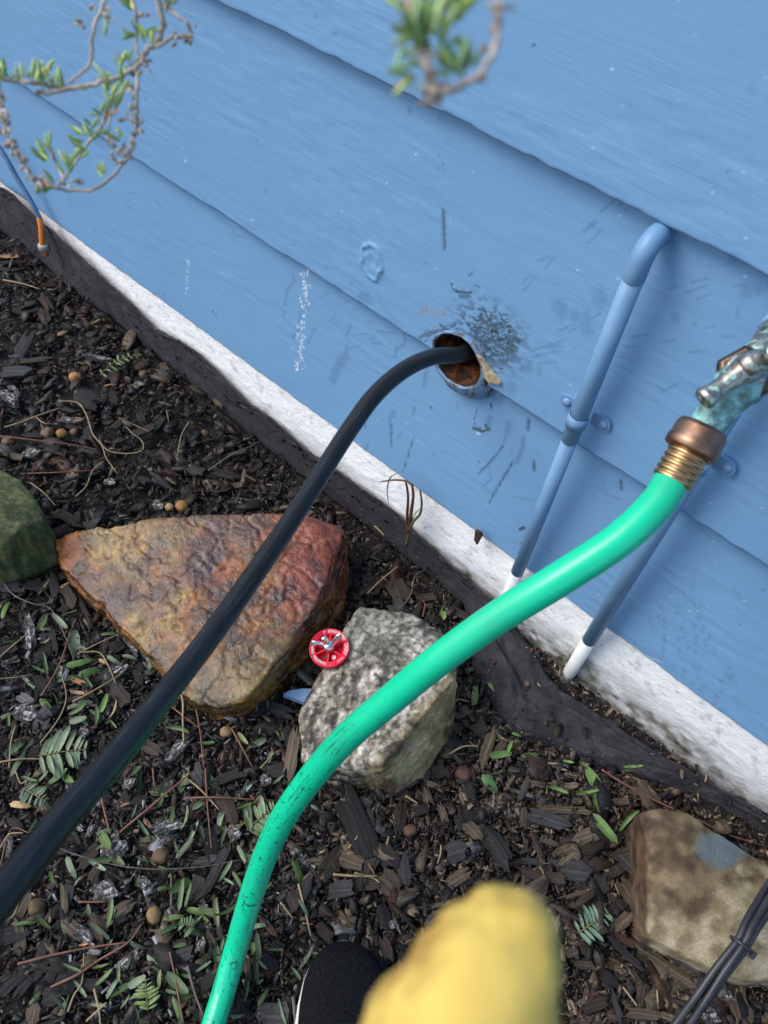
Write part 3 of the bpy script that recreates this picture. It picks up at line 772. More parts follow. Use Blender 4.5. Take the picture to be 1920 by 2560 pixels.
# ------------------------------------------------------------------ landscape fabric
FAB_IN = [(-160, 420), (0, 470), (90, 545), (200, 640), (270, 709), (332, 767), (386, 825), (474, 871), (540, 929), (617, 1006), (705, 1072), (775, 1138), (825, 1168), (910, 1230), (983, 1280), (1045, 1346), (1103, 1396), (1180, 1461), (1234, 1511)]
FAB_OUT = [(-160, 520), (0, 585), (55, 640), (127, 736), (216, 787), (278, 814), (336, 856), (400, 905), (455, 935), (521, 985), (617, 1065), (690, 1125), (756, 1180), (820, 1235), (890, 1290), (950, 1330), (1020, 1400), (1065, 1462), (1120, 1540)]
FAB_IN2 = [(1300, 1580), (1345, 1650), (1392, 1716), (1465, 1762), (1550, 1820), (1666, 1897), (1790, 1965), (1920, 2047), (2100, 2160)]
FAB_OUT2 = [(1180, 1660), (1230, 1760), (1270, 1830), (1357, 1862), (1434, 1890), (1550, 1925), (1704, 1985), (1859, 2065), (2050, 2190)]
IN3 = [on_wall(a, b, -0.040) for a, b in FAB_IN] + [on_ground(a, b, 0.030) for a, b in FAB_IN2]
FAB_OUT = [(a + (c - a) * .40, b + (d - b) * .40) for (a, b), (c, d) in zip(FAB_OUT, FAB_IN)]
OUT3 = [ground_px(a, b, 0.006) for a, b in FAB_OUT + FAB_OUT2]
FAB_POLY = [p[:2] for p in OUT3] + [p[:2] for p in IN3[::-1]]
def build_fabric():
    A = spline(IN3, 14); B = spline(OUT3, 14); n = len(A); k = 26
    u = np.linspace(0, 1, k)
    rows = []
    for i in range(n):
        a, b = A[i], B[i]
        c = a[None] * (1 - u[:, None]) + b[None] * u[:, None]
        c[:, 2] += 0.010 * np.sin(u * math.pi)
        rows.append(c)
    P = np.array(rows)
    s = np.concatenate([[0], np.cumsum(np.linalg.norm(np.diff(A, axis=0), axis=1))])
    Sg, Ug = np.meshgrid(s, u, indexing='ij')
    q = np.stack([Sg.ravel() * 5.5, Ug.ravel() * 3.2 + Sg.ravel() * 1.5, 0 * Sg.ravel()], -1)
    rdg = 1 - np.abs(fbm(q, 3, 200) * 2 - 1)
    q2 = np.stack([Sg.ravel() * 26, Ug.ravel() * 5, 0 * Sg.ravel()], -1)
    n2 = fbm(q2, 3, 210) - .5
    env = (np.sin(Ug * math.pi) * .8 + .2).ravel()
    n3 = fbm(np.stack([Sg.ravel() * 60, Ug.ravel() * 14, 0 * Sg.ravel()], -1), 3, 220) - .5
    P[..., 2] += ((rdg ** 4 - .28) * 0.016 * env + n2 * 0.020 * env + n3 * .010).reshape(n, k)
    for q0, amp_, sdd in ((.30, .011, 3), (.62, .014, 8), (.82, .008, 12)):
        u0 = q0 + .30 * (fbm(np.stack([s * 3.1, 0 * s + sdd, 0 * s], -1), 3, 230 + sdd) - .5)
        hh = amp_ * sstep(.35, .6, fbm(np.stack([s * 4, 0 * s + sdd * 3, 0 * s], -1), 2, 240 + sdd))
        P[..., 2] += hh[:, None] * np.exp(-((u[None] - u0[:, None]) / .055) ** 2)
    P[..., 1] -= (n2 * 0.006).reshape(n, k)
    P[..., 1] = np.minimum(P[..., 1], -0.036)
    P[:, -1, 2] -= 0.02; P[:, -2, 2] -= 0.010; P[:, -3, 2] -= .004
    # folded back lip along the wall side where it has come away
    V = P.reshape(-1, 3)
    F = [(i * k + j, i * k + j + 1, (i + 1) * k + j + 1, (i + 1) * k + j) for i in range(n - 1) for j in range(k - 1)]
    o = part('landscape_fabric', V, F, M['fabric'])
    sd = o.modifiers.new('t', 'SOLIDIFY'); sd.thickness = 0.0025; sd.offset = -1
    tag(o, 'wrinkled dark weed barrier cloth along the foot of the white foundation', 'fabric')
build_fabric()

# ------------------------------------------------------------------ rocks
def palette(n, stops):
    xs_ = [s[0] for s in stops]; c = np.array([s[1] for s in stops])
    return np.stack([np.interp(n, xs_, c[:, k]) for k in range(3)], -1)
ROCK_POLY = []
def rock(name, label, top, base, mat, voxel, disp, colour):
    T = [ground_px(a, b, z) for a, b, z in top]; Bs = [ground_px(a, b, z) for a, b, z in base]
    allp = np.array(T + Bs); cen = allp.mean(0)
    low = [(p[0] + (cen[0] - p[0]) * 0.03, p[1] + (cen[1] - p[1]) * 0.03, -0.03) for p in allp]
    loc = (cen[0], cen[1], 0.0)
    o = hull(name, list(allp) + low, mat, None, loc, voxel=voxel)
    o.location = loc
    me = o.data; V = get_v(me); N = get_n(me)
    V = V + N * disp(V, N)[:, None]
    set_v(me, V); set_col(me, colour(V, get_n(me), loc))
    me.polygons.foreach_set('use_smooth', [True] * len(me.polygons))
    tag(o, label, 'rock')
    ROCK_POLY.append(np.array([p[:2] for p in hull2d(allp)]))
    return o
def hull2d(P):
    P = sorted([(p[0], p[1]) for p in P])
    def half(pp):
        h = []
        for p in pp:
            while len(h) >= 2 and (h[-1][0] - h[-2][0]) * (p[1] - h[-2][1]) - (h[-1][1] - h[-2][1]) * (p[0] - h[-2][0]) <= 0: h.pop()
            h.append(p)
        return h[:-1]
    return half(P) + half(P[::-1])
def pxs(V, loc):
    W = V + np.array(loc); v = (W - CAM) @ ROT
    return 960 + FOC * v[:, 0] / v[:, 2], 1280 + FOC * v[:, 1] / v[:, 2]

M['rock_rust'] = mat_vcol('rust_stone', (0.4, 1.5), 150, (0.10, 0.55), 0.9, 0.003, 140, spec=0.8)
M['rock_gneiss'] = mat_vcol('banded_stone', (0.55, 1.35), 190, (0.3, 0.7), 0.9, 0.004, 130, spec=0.5)
M['rock_sand'] = mat_vcol('sand_stone', (0.7, 1.25), 420, (0.7, 0.9), 0.7, 0.002, 260)
M['rock_moss'] = mat_vcol('mossy_stone', (0.55, 1.4), 220, (0.6, 0.9), 0.8, 0.004, 90)

# --- rusty flagstone
def d_flag(V, N):
    b = (fbm(V * 8, 3, 300) - .5) * 0.007
    r = np.abs(fbm(V * 16 + 5, 4, 310) * 2 - 1)
    q = fbm(V * 11 + 3, 3, 340) * 5; terr = (np.floor(q) + sstep(.0, .12, q - np.floor(q))) / 5 - .5       # thin broken layers
    st = np.abs(fbm(np.stack([V[:, 0] * 10, V[:, 1] * 10, V[:, 2] * 80], -1), 3, 320) - .5)
    side = 1 - np.clip(N[:, 2], 0, 1)
    tp = 1 - .45 * sstep(.6, .9, N[:, 2])
    return (b + terr * 0.009) * tp - (1 - np.clip(r * 9, 0, 1)) * 0.003 + st * 0.020 * side + (fbm(V * 90, 4, 330) - .5) * 0.005 * tp
def c_flag(V, N, loc):
    px, py = pxs(V, loc)
    n = fbm(V * 13 + 2, 5, 400, gain=.6); n2 = fbm(V * 34, 4, 410, gain=.65); n3 = fbm(V * 7 + 9, 4, 420)
    nn = .5 + (n - .5) * 1.7
    c = palette(nn, [(0.15, (0.052, 0.026, 0.016)), (0.34, (0.135, 0.060, 0.030)), (0.46, (0.24, 0.115, 0.045)), (0.54, (0.165, 0.130, 0.058)), (0.66, (0.25, 0.165, 0.082)), (0.85, (0.36, 0.27, 0.17))])
    c = c * (0.25 + 1.25 * (.5 + (n2 - .5) * 1.8))[:, None] * np.array((1.15, 1.0, .68))
    cr = np.abs(fbm(V * 19 + 31, 4, 430) - .5); c = c * (0.35 + .65 * sstep(.0, .018, cr))[:, None]
    o = sstep(.52, .62, n3)[:, None]; c = c * (1 - o * .6) + np.array((0.42, 0.13, 0.025)) * (.5 + n2)[:, None] * o * .6
    pu = sstep(.55, .63, fbm(V * 10 + 41, 4, 440))[:, None]; c = c * (1 - pu * .3) + np.array((0.085, 0.052, 0.062)) * (.5 + n2)[:, None] * pu * .3
    ol = sstep(1520, 1700, py + 120 * (n3 - .5))[:, None] * .55; c = c * (1 - ol) + np.array((0.155, 0.128, 0.050)) * (0.2 + 1.5 * n2)[:, None] * ol
    red = (sstep(590, 760, px + 160 * (n - .5)) * sstep(1600, 1430, py + 160 * (n3 - .5)))[:, None]
    rc = palette(n2, [(.3, (0.060, 0.012, 0.010)), (.5, (0.25, 0.046, 0.026)), (.65, (0.36, 0.12, 0.09))])
    c = c * (1 - red * .85) + rc * red * .85
    c = c * .72
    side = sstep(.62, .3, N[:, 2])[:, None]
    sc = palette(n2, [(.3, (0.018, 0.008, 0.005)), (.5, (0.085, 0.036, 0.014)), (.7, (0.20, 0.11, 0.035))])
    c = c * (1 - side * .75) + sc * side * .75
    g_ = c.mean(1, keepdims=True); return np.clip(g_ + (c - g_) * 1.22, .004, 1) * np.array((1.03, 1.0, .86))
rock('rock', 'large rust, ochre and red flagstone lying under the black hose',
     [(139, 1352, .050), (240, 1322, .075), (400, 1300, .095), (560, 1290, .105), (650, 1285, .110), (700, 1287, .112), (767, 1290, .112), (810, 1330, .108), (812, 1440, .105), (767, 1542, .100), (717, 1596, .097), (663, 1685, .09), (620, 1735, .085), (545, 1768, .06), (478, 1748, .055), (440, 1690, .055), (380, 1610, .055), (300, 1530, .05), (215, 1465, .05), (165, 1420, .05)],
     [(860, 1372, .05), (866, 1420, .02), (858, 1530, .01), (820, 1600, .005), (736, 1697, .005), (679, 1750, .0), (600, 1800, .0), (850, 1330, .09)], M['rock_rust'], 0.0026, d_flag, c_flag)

# --- grey and white banded rock
def bandv(V):
    d = np.array((0.80, 0.25, 0.5)); d /= np.linalg.norm(d)
    e = np.cross(d, (0, 0, 1.0)); e /= np.linalg.norm(e); g = np.cross(d, e)
    return np.stack([V @ d * 38, V @ e * 12, V @ g * 12], -1)
def d_gn(V, N):
    b = (fbm(V * 9, 3, 500) - .5) * 0.006
    s_ = np.abs(fbm(bandv(V) * 1.3, 3, 510) - .5)
    q = fbm(V * 9 + 1, 2, 505) * 4; terr = (np.floor(q) + sstep(.0, .08, q - np.floor(q))) / 4 - .5
    return b + terr * 0.012 + s_ * 0.006 + (fbm(V * 120, 3, 520) - .5) * 0.0045
def c_gn(V, N, loc):
    px, py = pxs(V, loc)
    n = fbm(bandv(V) * 1.9 + 2 * fbm(V * 15, 3, 7)[:, None], 5, 530, gain=.66); n2 = fbm(V * 150, 4, 540)
    k = .525 + (n * .58 + n2 * .42 - .5) * 1.3
    c = palette(k, [(.34, (0.012, 0.012, 0.009)), (.43, (0.075, 0.066, 0.046)), (.52, (0.19, 0.165, 0.120)), (.62, (0.36, 0.325, 0.26)), (.74, (0.60, 0.57, 0.50))])
    gr = sstep(1700, 1560, py + 150 * (n - .5))[:, None] * .55
    c = c * (1 - gr) + palette(n2, [(.3, (0.03, 0.035, 0.024)), (.7, (0.21, 0.21, 0.17))]) * gr
    f = (sstep(-20, 15, (px - 1126) * 0.75 + (py - 1697) * 0.66 + 40 * (n - .5)))[:, None]
    w_ = fbm(np.stack([V[:, 0] * 20, V[:, 1] * 20, V[:, 2] * 8], -1), 4, 560)
    fc = palette(w_, [(.34, (0.08, 0.056, 0.026)), (.43, (0.32, 0.24, 0.11)), (.6, (0.54, 0.43, 0.22))])
    return c * (1 - f * .9) + fc * f * .9
rock('rock', 'grey and white banded rock under the green hose beside the red plug',
     [(900, 1522, .075), (1030, 1538, .085), (1118, 1598, .09), (1130, 1700, .118), (952, 1908, .100), (760, 1905, .045), (755, 1780, .055), (868, 1570, .065)],
     [(1142, 1712, .085), (1126, 1825, .03), (1055, 1940, .01), (995, 1985, .0), (829, 1962, .005)], M['rock_gneiss'], 0.0024, d_gn, c_gn)

# --- sandstone block
def d_sand(V, N):
    return (fbm(V * 8, 3, 600) - .5) * 0.014 + (fbm(V * 40, 4, 610) - .5) * 0.004
def c_sand(V, N, loc):
    px, py = pxs(V, loc)
    n = fbm(V * 13, 4, 620); n2 = fbm(V * 60, 4, 630)
    c = palette(n2, [(.3, (0.19, 0.145, 0.075)), (.5, (0.31, 0.250, 0.140)), (.7, (0.44, 0.37, 0.235))])
    d = 2275 + 60 * np.sin((px - 1600) / 55.0) + 260 * (n - .5)
    wet = sstep(d + 25, d - 25, py)[:, None]
    k = sstep(.53, .57, n)[:, None] * sstep(2120, 2180, py)[:, None]; wet = wet * (1 - k * .85)
    wc = palette(n2, [(.3, (0.060, 0.038, 0.018)), (.5, (0.115, 0.076, 0.038)), (.7, (0.20, 0.145, 0.075))])
    c = c * (1 - wet) + wc * wet
    bl = (sstep(1.15, .75, np.hypot((px - 1808) / 62, (py - 2125) / 46) + (n - .5) * 1.5))[:, None]
    c = c * (1 - bl * .85) + np.array((0.105, 0.15, 0.165)) * bl * .85
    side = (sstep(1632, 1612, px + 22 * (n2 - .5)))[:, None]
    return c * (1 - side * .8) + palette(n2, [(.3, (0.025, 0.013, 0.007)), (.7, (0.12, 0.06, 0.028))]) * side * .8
rock('rock', 'squared tan sandstone block with damp brown and blue stains, by the cable bundle',
     [(1600, 2032, .085), (1650, 2020, .09), (1724, 2036, .09), (1820, 2090, .09), (1925, 2160, .09), (2040, 2250, .09), (2060, 2380, .08), (1960, 2440, .06), (1860, 2458, .05), (1774, 2420, .055), (1620, 2345, .06), (1622, 2240, .085), (1624, 2120, .09), (1700, 2200, .105), (1850, 2260, .105)],
     [(1581, 2040, .05), (1585, 2105, .02), (1592, 2200, .02), (1588, 2333, .02), (1700, 2400, .0), (1860, 2475, .0), (1990, 2470, .0), (2090, 2390, .0)], M['rock_sand'], 0.0034, d_sand, c_sand)

# --- mossy rock
def d_moss(V, N):
    return (fbm(V * 7, 3, 700) - .5) * 0.016 + (fbm(V * 40, 4, 710) - .5) * 0.005
def c_moss(V, N, loc):
    n = fbm(V * 18, 4, 720); n2 = fbm(np.stack([V[:, 0] * 120, V[:, 1] * 120, V[:, 2] * 30], -1), 4, 730)
    c = palette(n2 * .6 + n * .4, [(.3, (0.022, 0.030, 0.010)), (.48, (0.075, 0.090, 0.026)), (.62, (0.15, 0.15, 0.055)), (.72, (0.24, 0.22, 0.11))])
    return c
rock('rock', 'rounded olive green mossy boulder at the left edge',
     [(0, 1172, .10), (52, 1200, .10), (88, 1245, .105), (112, 1290, .10), (122, 1340, .085), (-90, 1160, .10), (-200, 1210, .09), (-260, 1340, .08), (-40, 1290, .135), (40, 1330, .125), (-120, 1300, .13)],
     [(128, 1375, .04), (104, 1425, .0), (58, 1450, .0), (0, 1480, .0), (-120, 1500, .0), (-230, 1440, .0)], M['rock_moss'], 0.004, d_moss, c_moss)

# ------------------------------------------------------------------ red test plug
def build_plug():
    red = simple('red_plastic', (0.58, 0.004, 0.022), (0.66, 0.008, 0.032), 60, 0.28, 0.05)
    zinc = simple('bright_zinc', (0.62, 0.66, 0.66), (0.80, 0.82, 0.80), 150, 0.22, 0.15, metal=1.0)
    rub = simple('wet_rubber', (0.03, 0.022, 0.016), (0.13, 0.085, 0.05), 70, 0.35, 0.3)
    white = simple('white_print', (0.72, 0.66, 0.68), (0.8, 0.74, 0.76), 90, 0.5, 0.0)
    C0 = ground_px(823, 1619, 0.085)
    n = (CAM - C0) / np.linalg.norm(CAM - C0); n = n + np.array((-.34, .10, .30)); n /= np.linalg.norm(n)
    up = -ROT[:, 1] - n * (-ROT[:, 1] @ n); up /= np.linalg.norm(up); rt = np.cross(up, n)
    R_ = 0.0315
    loc = tuple(C0 - n * 0.05)
    root = thing('pipe_plug', 'round red plastic pipe test plug with a silver wing nut between two rocks', 'plug', loc)
    def X(a, b, h): return C0 + rt * a + up * b + n * h
    # disc: rim, recessed web with six spokes, hub
    seg = 60
    def ringV(r, h): return [X(r * math.cos(t), r * math.sin(t), h) for t in np.linspace(0, 2 * math.pi, seg, endpoint=False)]
    rings = [ringV(R_ * .93, -0.010), ringV(R_, -0.008), ringV(R_, -0.001), ringV(R_ * .975, 0.0008), ringV(R_ * .955, 0.0), ringV(R_ * .72, 0.0), ringV(R_ * .69, -0.001), ringV(R_ * .66, -0.0085), ringV(R_ * .2, -0.0085), ringV(R_ * .2, -0.0085)]
    V = sum(rings, []); F = [(i * seg + k, i * seg + (k + 1) % seg, (i + 1) * seg + (k + 1) % seg, (i + 1) * seg + k) for i in range(len(rings) - 2) for k in range(seg)]
    part('disc', shift(V, loc), F, red, root)
    V, F, UV = lathe([(-0.0085, 0.0078), (-0.0008, 0.0072), (0.0, 0.0062), (0.0, 0.0)], C0, n, 28)
    part('hub', shift(V, loc), F, red, root)
    for k in range(6):
        a = k * math.pi / 3 + math.radians(28)
        u = np.array((math.cos(a), math.sin(a))); v = np.array((-u[1], u[0]))
        q = []
        for r_, hh in ((0.006, -0.0008), (R_ * .70, -0.0006)):
            for s in (-1, 1):
                for w_, h in ((0.0010, hh), (0.0017, -0.0086)):
                    p = u * r_ + v * s * w_; q.append(X(p[0], p[1], h))
        hull('spoke', q, red, root, loc, smooth=False)
    for k in (0, 3, 4):
        a = k * math.pi / 3 + math.radians(58); p = np.array((math.cos(a), math.sin(a))) * R_ * .46
        V, F, UV = lathe([(-0.0084, 0.0036), (-0.0078, 0.0036), (-0.0078, 0.0022), (-0.0083, 0.0022), (-0.0083, 0)], X(p[0], p[1], 0), n, 14)
        part('drain_hole', shift(V, loc), F, rub if k != 4 else white, root)
    V, F, UV = lathe([(-0.055, 0.024), (-0.05, 0.027), (-0.03, 0.028), (-0.014, 0.028), (-0.009, 0.0275), (-0.009, 0.0)], C0, n, 40)
    part('rubber_ring', shift(V, loc), F, rub, root)
    # bolt and wing nut stand up along the axis, leaning with the plug
    ax = n + (-rt * 0.30 + up * 0.40); ax /= np.linalg.norm(ax)
    B0 = X(0, 0, 0)
    P = [B0, B0 + ax * 0.025]
    tube_part('bolt', [P[0], P[0] + ax * 0.0235, P[1]], [0.0046, 0.0046, 0.004], zinc, root, 14, loc)
    V, F, UV = lathe([(0.0, 0.0085), (0.002, 0.0088), (0.0095, 0.007), (0.010, 0.0046)], B0, ax, 20)
    nut = part('wing_nut', shift(V, loc), F, zinc, root)
    for s, dv in ((-1, rt * -1.0 + up * 0.12), (1, rt * 0.93 + up * 0.36)):
        d = dv - ax * (dv @ ax); d /= np.linalg.norm(d); e = np.cross(d, ax)
        prof = [(0.0045, 0.0005), (0.009, 0.004), (0.0145, 0.0085), (0.0185, 0.0135), (0.0175, 0.0158), (0.0135, 0.0152), (0.008, 0.0105), (0.0045, 0.0075)]
        V = [B0 + d * a * 1.4 + ax * b * .95 + e * w_ for w_ in (-0.0024, 0.0024) for a, b in prof]; m_ = len(prof)
        F = [tuple(range(m_)), tuple(range(2 * m_ - 1, m_ - 1, -1))] + [(i, (i + 1) % m_, m_ + (i + 1) % m_, m_ + i) for i in range(m_)]
        bevel(part('wing', shift(V, loc), F, zinc, nut, smooth=False), 0.0006)
    # raised white lettering round the rim
    VV, FF = [], []
    def arc_text(txt, start, step, size, outward=True):
        for i, ch in enumerate(txt):
            if ch == ' ': continue
            cu = bpy.data.curves.new('t', 'FONT'); cu.body = ch; cu.size = size; cu.align_x = 'CENTER'; cu.align_y = 'CENTER'
            to = bpy.data.objects.new('t', cu); COL.objects.link(to)
            bpy.context.view_layer.update()
            me = evaluated(to); bpy.data.objects.remove(to); bpy.data.curves.remove(cu)
            a = math.radians(start + step * i) ; rr_ = R_ * .84
            er = np.array((math.cos(a), math.sin(a))); et = np.array((er[1], -er[0]))
            if not outward: er2, et2 = -er, -et
            else: er2, et2 = er, et
            b0 = len(VV)
            for v_ in me.vertices:
                p = er * rr_ + et2 * v_.co.x + er2 * v_.co.y; VV.append(X(p[0], p[1], 0.0004))
            for f_ in me.polygons: FF.append(tuple(b0 + q for q in f_.vertices))
            bpy.data.meshes.remove(me)
    arc_text('2" ECONO GRIPPER', 112, -5.4, 0.0058)
    arc_text('OATEY', 10, -7.5, 0.0078)
    arc_text('TEST', -36, -6.5, 0.0048)
    arc_text('CHERNE INDUSTRIES', 172, 5.6, 0.0058, False)
    part('lettering', shift(VV, loc), FF, white, root, smooth=False)
build_plug()

# ------------------------------------------------------------------ small blue slab by the plug
def build_flake():
    mt = simple('blue_flake', (0.14, 0.26, 0.44), (0.20, 0.34, 0.54), 90, 0.5, 0.3)
    p = crop(640, 1280, [(175, 1180), (215, 1155), (300, 1143), (370, 1145), (400, 1160), (370, 1200), (310, 1232), (280, 1215), (230, 1200)])
    T = [ground_px(a, b, .032) for a, b in p]
    loc = tuple(np.mean(T, 0) - (0, 0, .03))
    o = hull('paint_flake', T + [t - np.array((0, 0, .012)) for t in T], mt, None, loc, smooth=False)
    o.location = loc; bevel(o, 0.0015)
    tag(o, 'flat chip of blue painted siding below the red plug', 'chip')
build_flake()

# ------------------------------------------------------------------ cables
def build_left_cable():
    blue = simple('painted_cable', (0.10, 0.18, 0.30), (0.14, 0.24, 0.38), 60, 0.4, 0.1)
    org = simple('orange_sheath', (0.55, 0.16, 0.02), (0.68, 0.22, 0.03), 80, 0.4, 0.1)
    cap = simple('pale_cap', (0.26, 0.24, 0.20), (0.40, 0.37, 0.31), 90, 0.5, 0.2)
    pts = [(-60, 300), (0, 372), (45, 450), (80, 508), (98, 545)]
    P = spline([on_wall(a, b, -0.045) for a, b in pts], 10)
    e = P[-1]; g = on_wall(106, 606, -0.06)
    loc = (g[0], g[1], g[2])
    root = thing('cable', 'thin cable with an orange lower end running down the wall at the far left', 'cable', loc)
    tube_part('cable_jacket', P, 0.0055, blue, root, 12, loc)
    Q = spline([e, on_wall(103, 568, -0.05), g, g - np.array((0, 0, .03))], 8)
    tube_part('orange_sheath', Q, 0.0062, org, root, 12, loc)
    V, F, UV = lathe([(-0.012, .0), (-0.012, .012), (0, .012), (0.003, .009), (0.003, 0.0)], g - np.array((0, 0, .006)), (0, 0, 1), 20)
    part('cap', shift(V, loc), F, cap, root)
build_left_cable()

def build_bundle():
    blk = simple('black_cable', (0.014, 0.015, 0.018), (0.034, 0.036, 0.042), 40, 0.42, 0.15)
    mid = [(1985, 2150, .15), (1925, 2240, .155), (1880, 2310, .155), (1852, 2362, .15), (1800, 2430, .135), (1750, 2500, .115), (1700, 2565, .09), (1630, 2660, .06)]
    P = spline([ground_px(a, b, z) for a, b, z in mid], 10)
    loc = tuple(P[-1])
    root = thing('cable_bundle', 'bundle of thin black cables held by a zip tie across the sandstone block', 'cable', loc)
    T = np.gradient(P, axis=0); T /= np.linalg.norm(T, axis=1)[:, None]
    A = np.cross(T, (0, 0, 1.0)); A /= np.linalg.norm(A, axis=1)[:, None]; B = np.cross(A, T)
    u = np.linspace(0, 1, len(P)); tie = 3 / 7
    spread = 0.75 + 1.1 * np.abs(u - tie)
    for k, (a0, rr_, r) in enumerate(((0.2, .0072, .0046), (1.7, .0068, .0042), (3.2, .0074, .0046), (4.6, .0066, .0040))):
        a = a0 + 1.3 * (u - tie)
        C = P + A * (rr_ * spread * np.cos(a))[:, None] + B * (rr_ * spread * np.sin(a))[:, None]
        tube_part('cable', C, r, blk, root, 10, loc)
    i = int(tie * (len(P) - 1))
    ring = [P[i] + A[i] * .0122 * math.cos(t) + B[i] * .0122 * math.sin(t) for t in np.linspace(0, 2 * math.pi, 25)]
    V, F, UV = tube(ring, 0.0022, 8)
    z = part('zip_tie', shift(V, loc), F, blk, root)
    h = P[i] + A[i] * -.0135
    q = [h + A[i] * a * .005 + B[i] * b * .004 + T[i] * c * .0045 for a in (-1, 1) for b in (-1, 1) for c in (-1, 1)]
    bevel(hull('tie_head', q, blk, z, loc, smooth=False), .001)
build_bundle()

# ------------------------------------------------------------------ dry weed at the foundation
def build_weed():
    mt = simple('dry_red_stem', (0.045, 0.020, 0.012), (0.13, 0.055, 0.028), 90, 0.6, 0.2)
    gm = simple('mossy_stem', (0.05, 0.05, 0.02), (0.13, 0.12, 0.05), 90, 0.7, 0.2)
    base = on_wall(1022, 1318, -0.055); loc = tuple(base)
    root = thing('weed', 'dead leafless weed with thin reddish stems against the white foundation', 'weed', loc)
    def st(name, p, r, m_=mt, y=-0.052):
        P = spline([on_wall(a, b, y) for a, b in p], 6)
        tube_part(name, P, np.linspace(r, r * .5, len(P)), m_, root, 7, loc)
    for p, r, m_ in (([(1020, 1330), (1018, 1290), (1020, 1240), (1014, 1200)], .0032, mt), ([(1023, 1330), (1028, 1280), (1033, 1240), (1030, 1212)], .0036, mt), ([(1015, 1365), (1030, 1310), (1050, 1285), (1054, 1255), (1050, 1225)], .0030, gm),
                     ([(1033, 1215), (1015, 1203), (985, 1200), (953, 1204)], .0022, mt), ([(972, 1202), (968, 1225), (971, 1258)], .0012, mt), ([(972, 1201), (980, 1190), (994, 1183)], .0012, mt), ([(1030, 1300), (1040, 1282), (1052, 1270)], .001, gm)):
        st('stem', p, r, m_)
    # a dark scrap of leaf hanging from the siding edge beside it
    p = crop(640, 1280, [(1420, 120), (1455, 135), (1462, 160), (1440, 190), (1430, 215), (1412, 180), (1425, 150)])
    T = [on_wall(a, b, -0.034) for a, b in p]; c = np.mean(T, 0)
    o = hull('dead_leaf', T + [t + np.array((0, .004, 0)) for t in T], simple('dead_leaf_brown', (0.02, 0.012, 0.008), (0.06, 0.035, 0.02), 90, 0.7), None, tuple(c), smooth=False)
    o.location = tuple(c); tag(o, 'small dark dead leaf stuck at the lower edge of the siding', 'leaf')
build_weed()

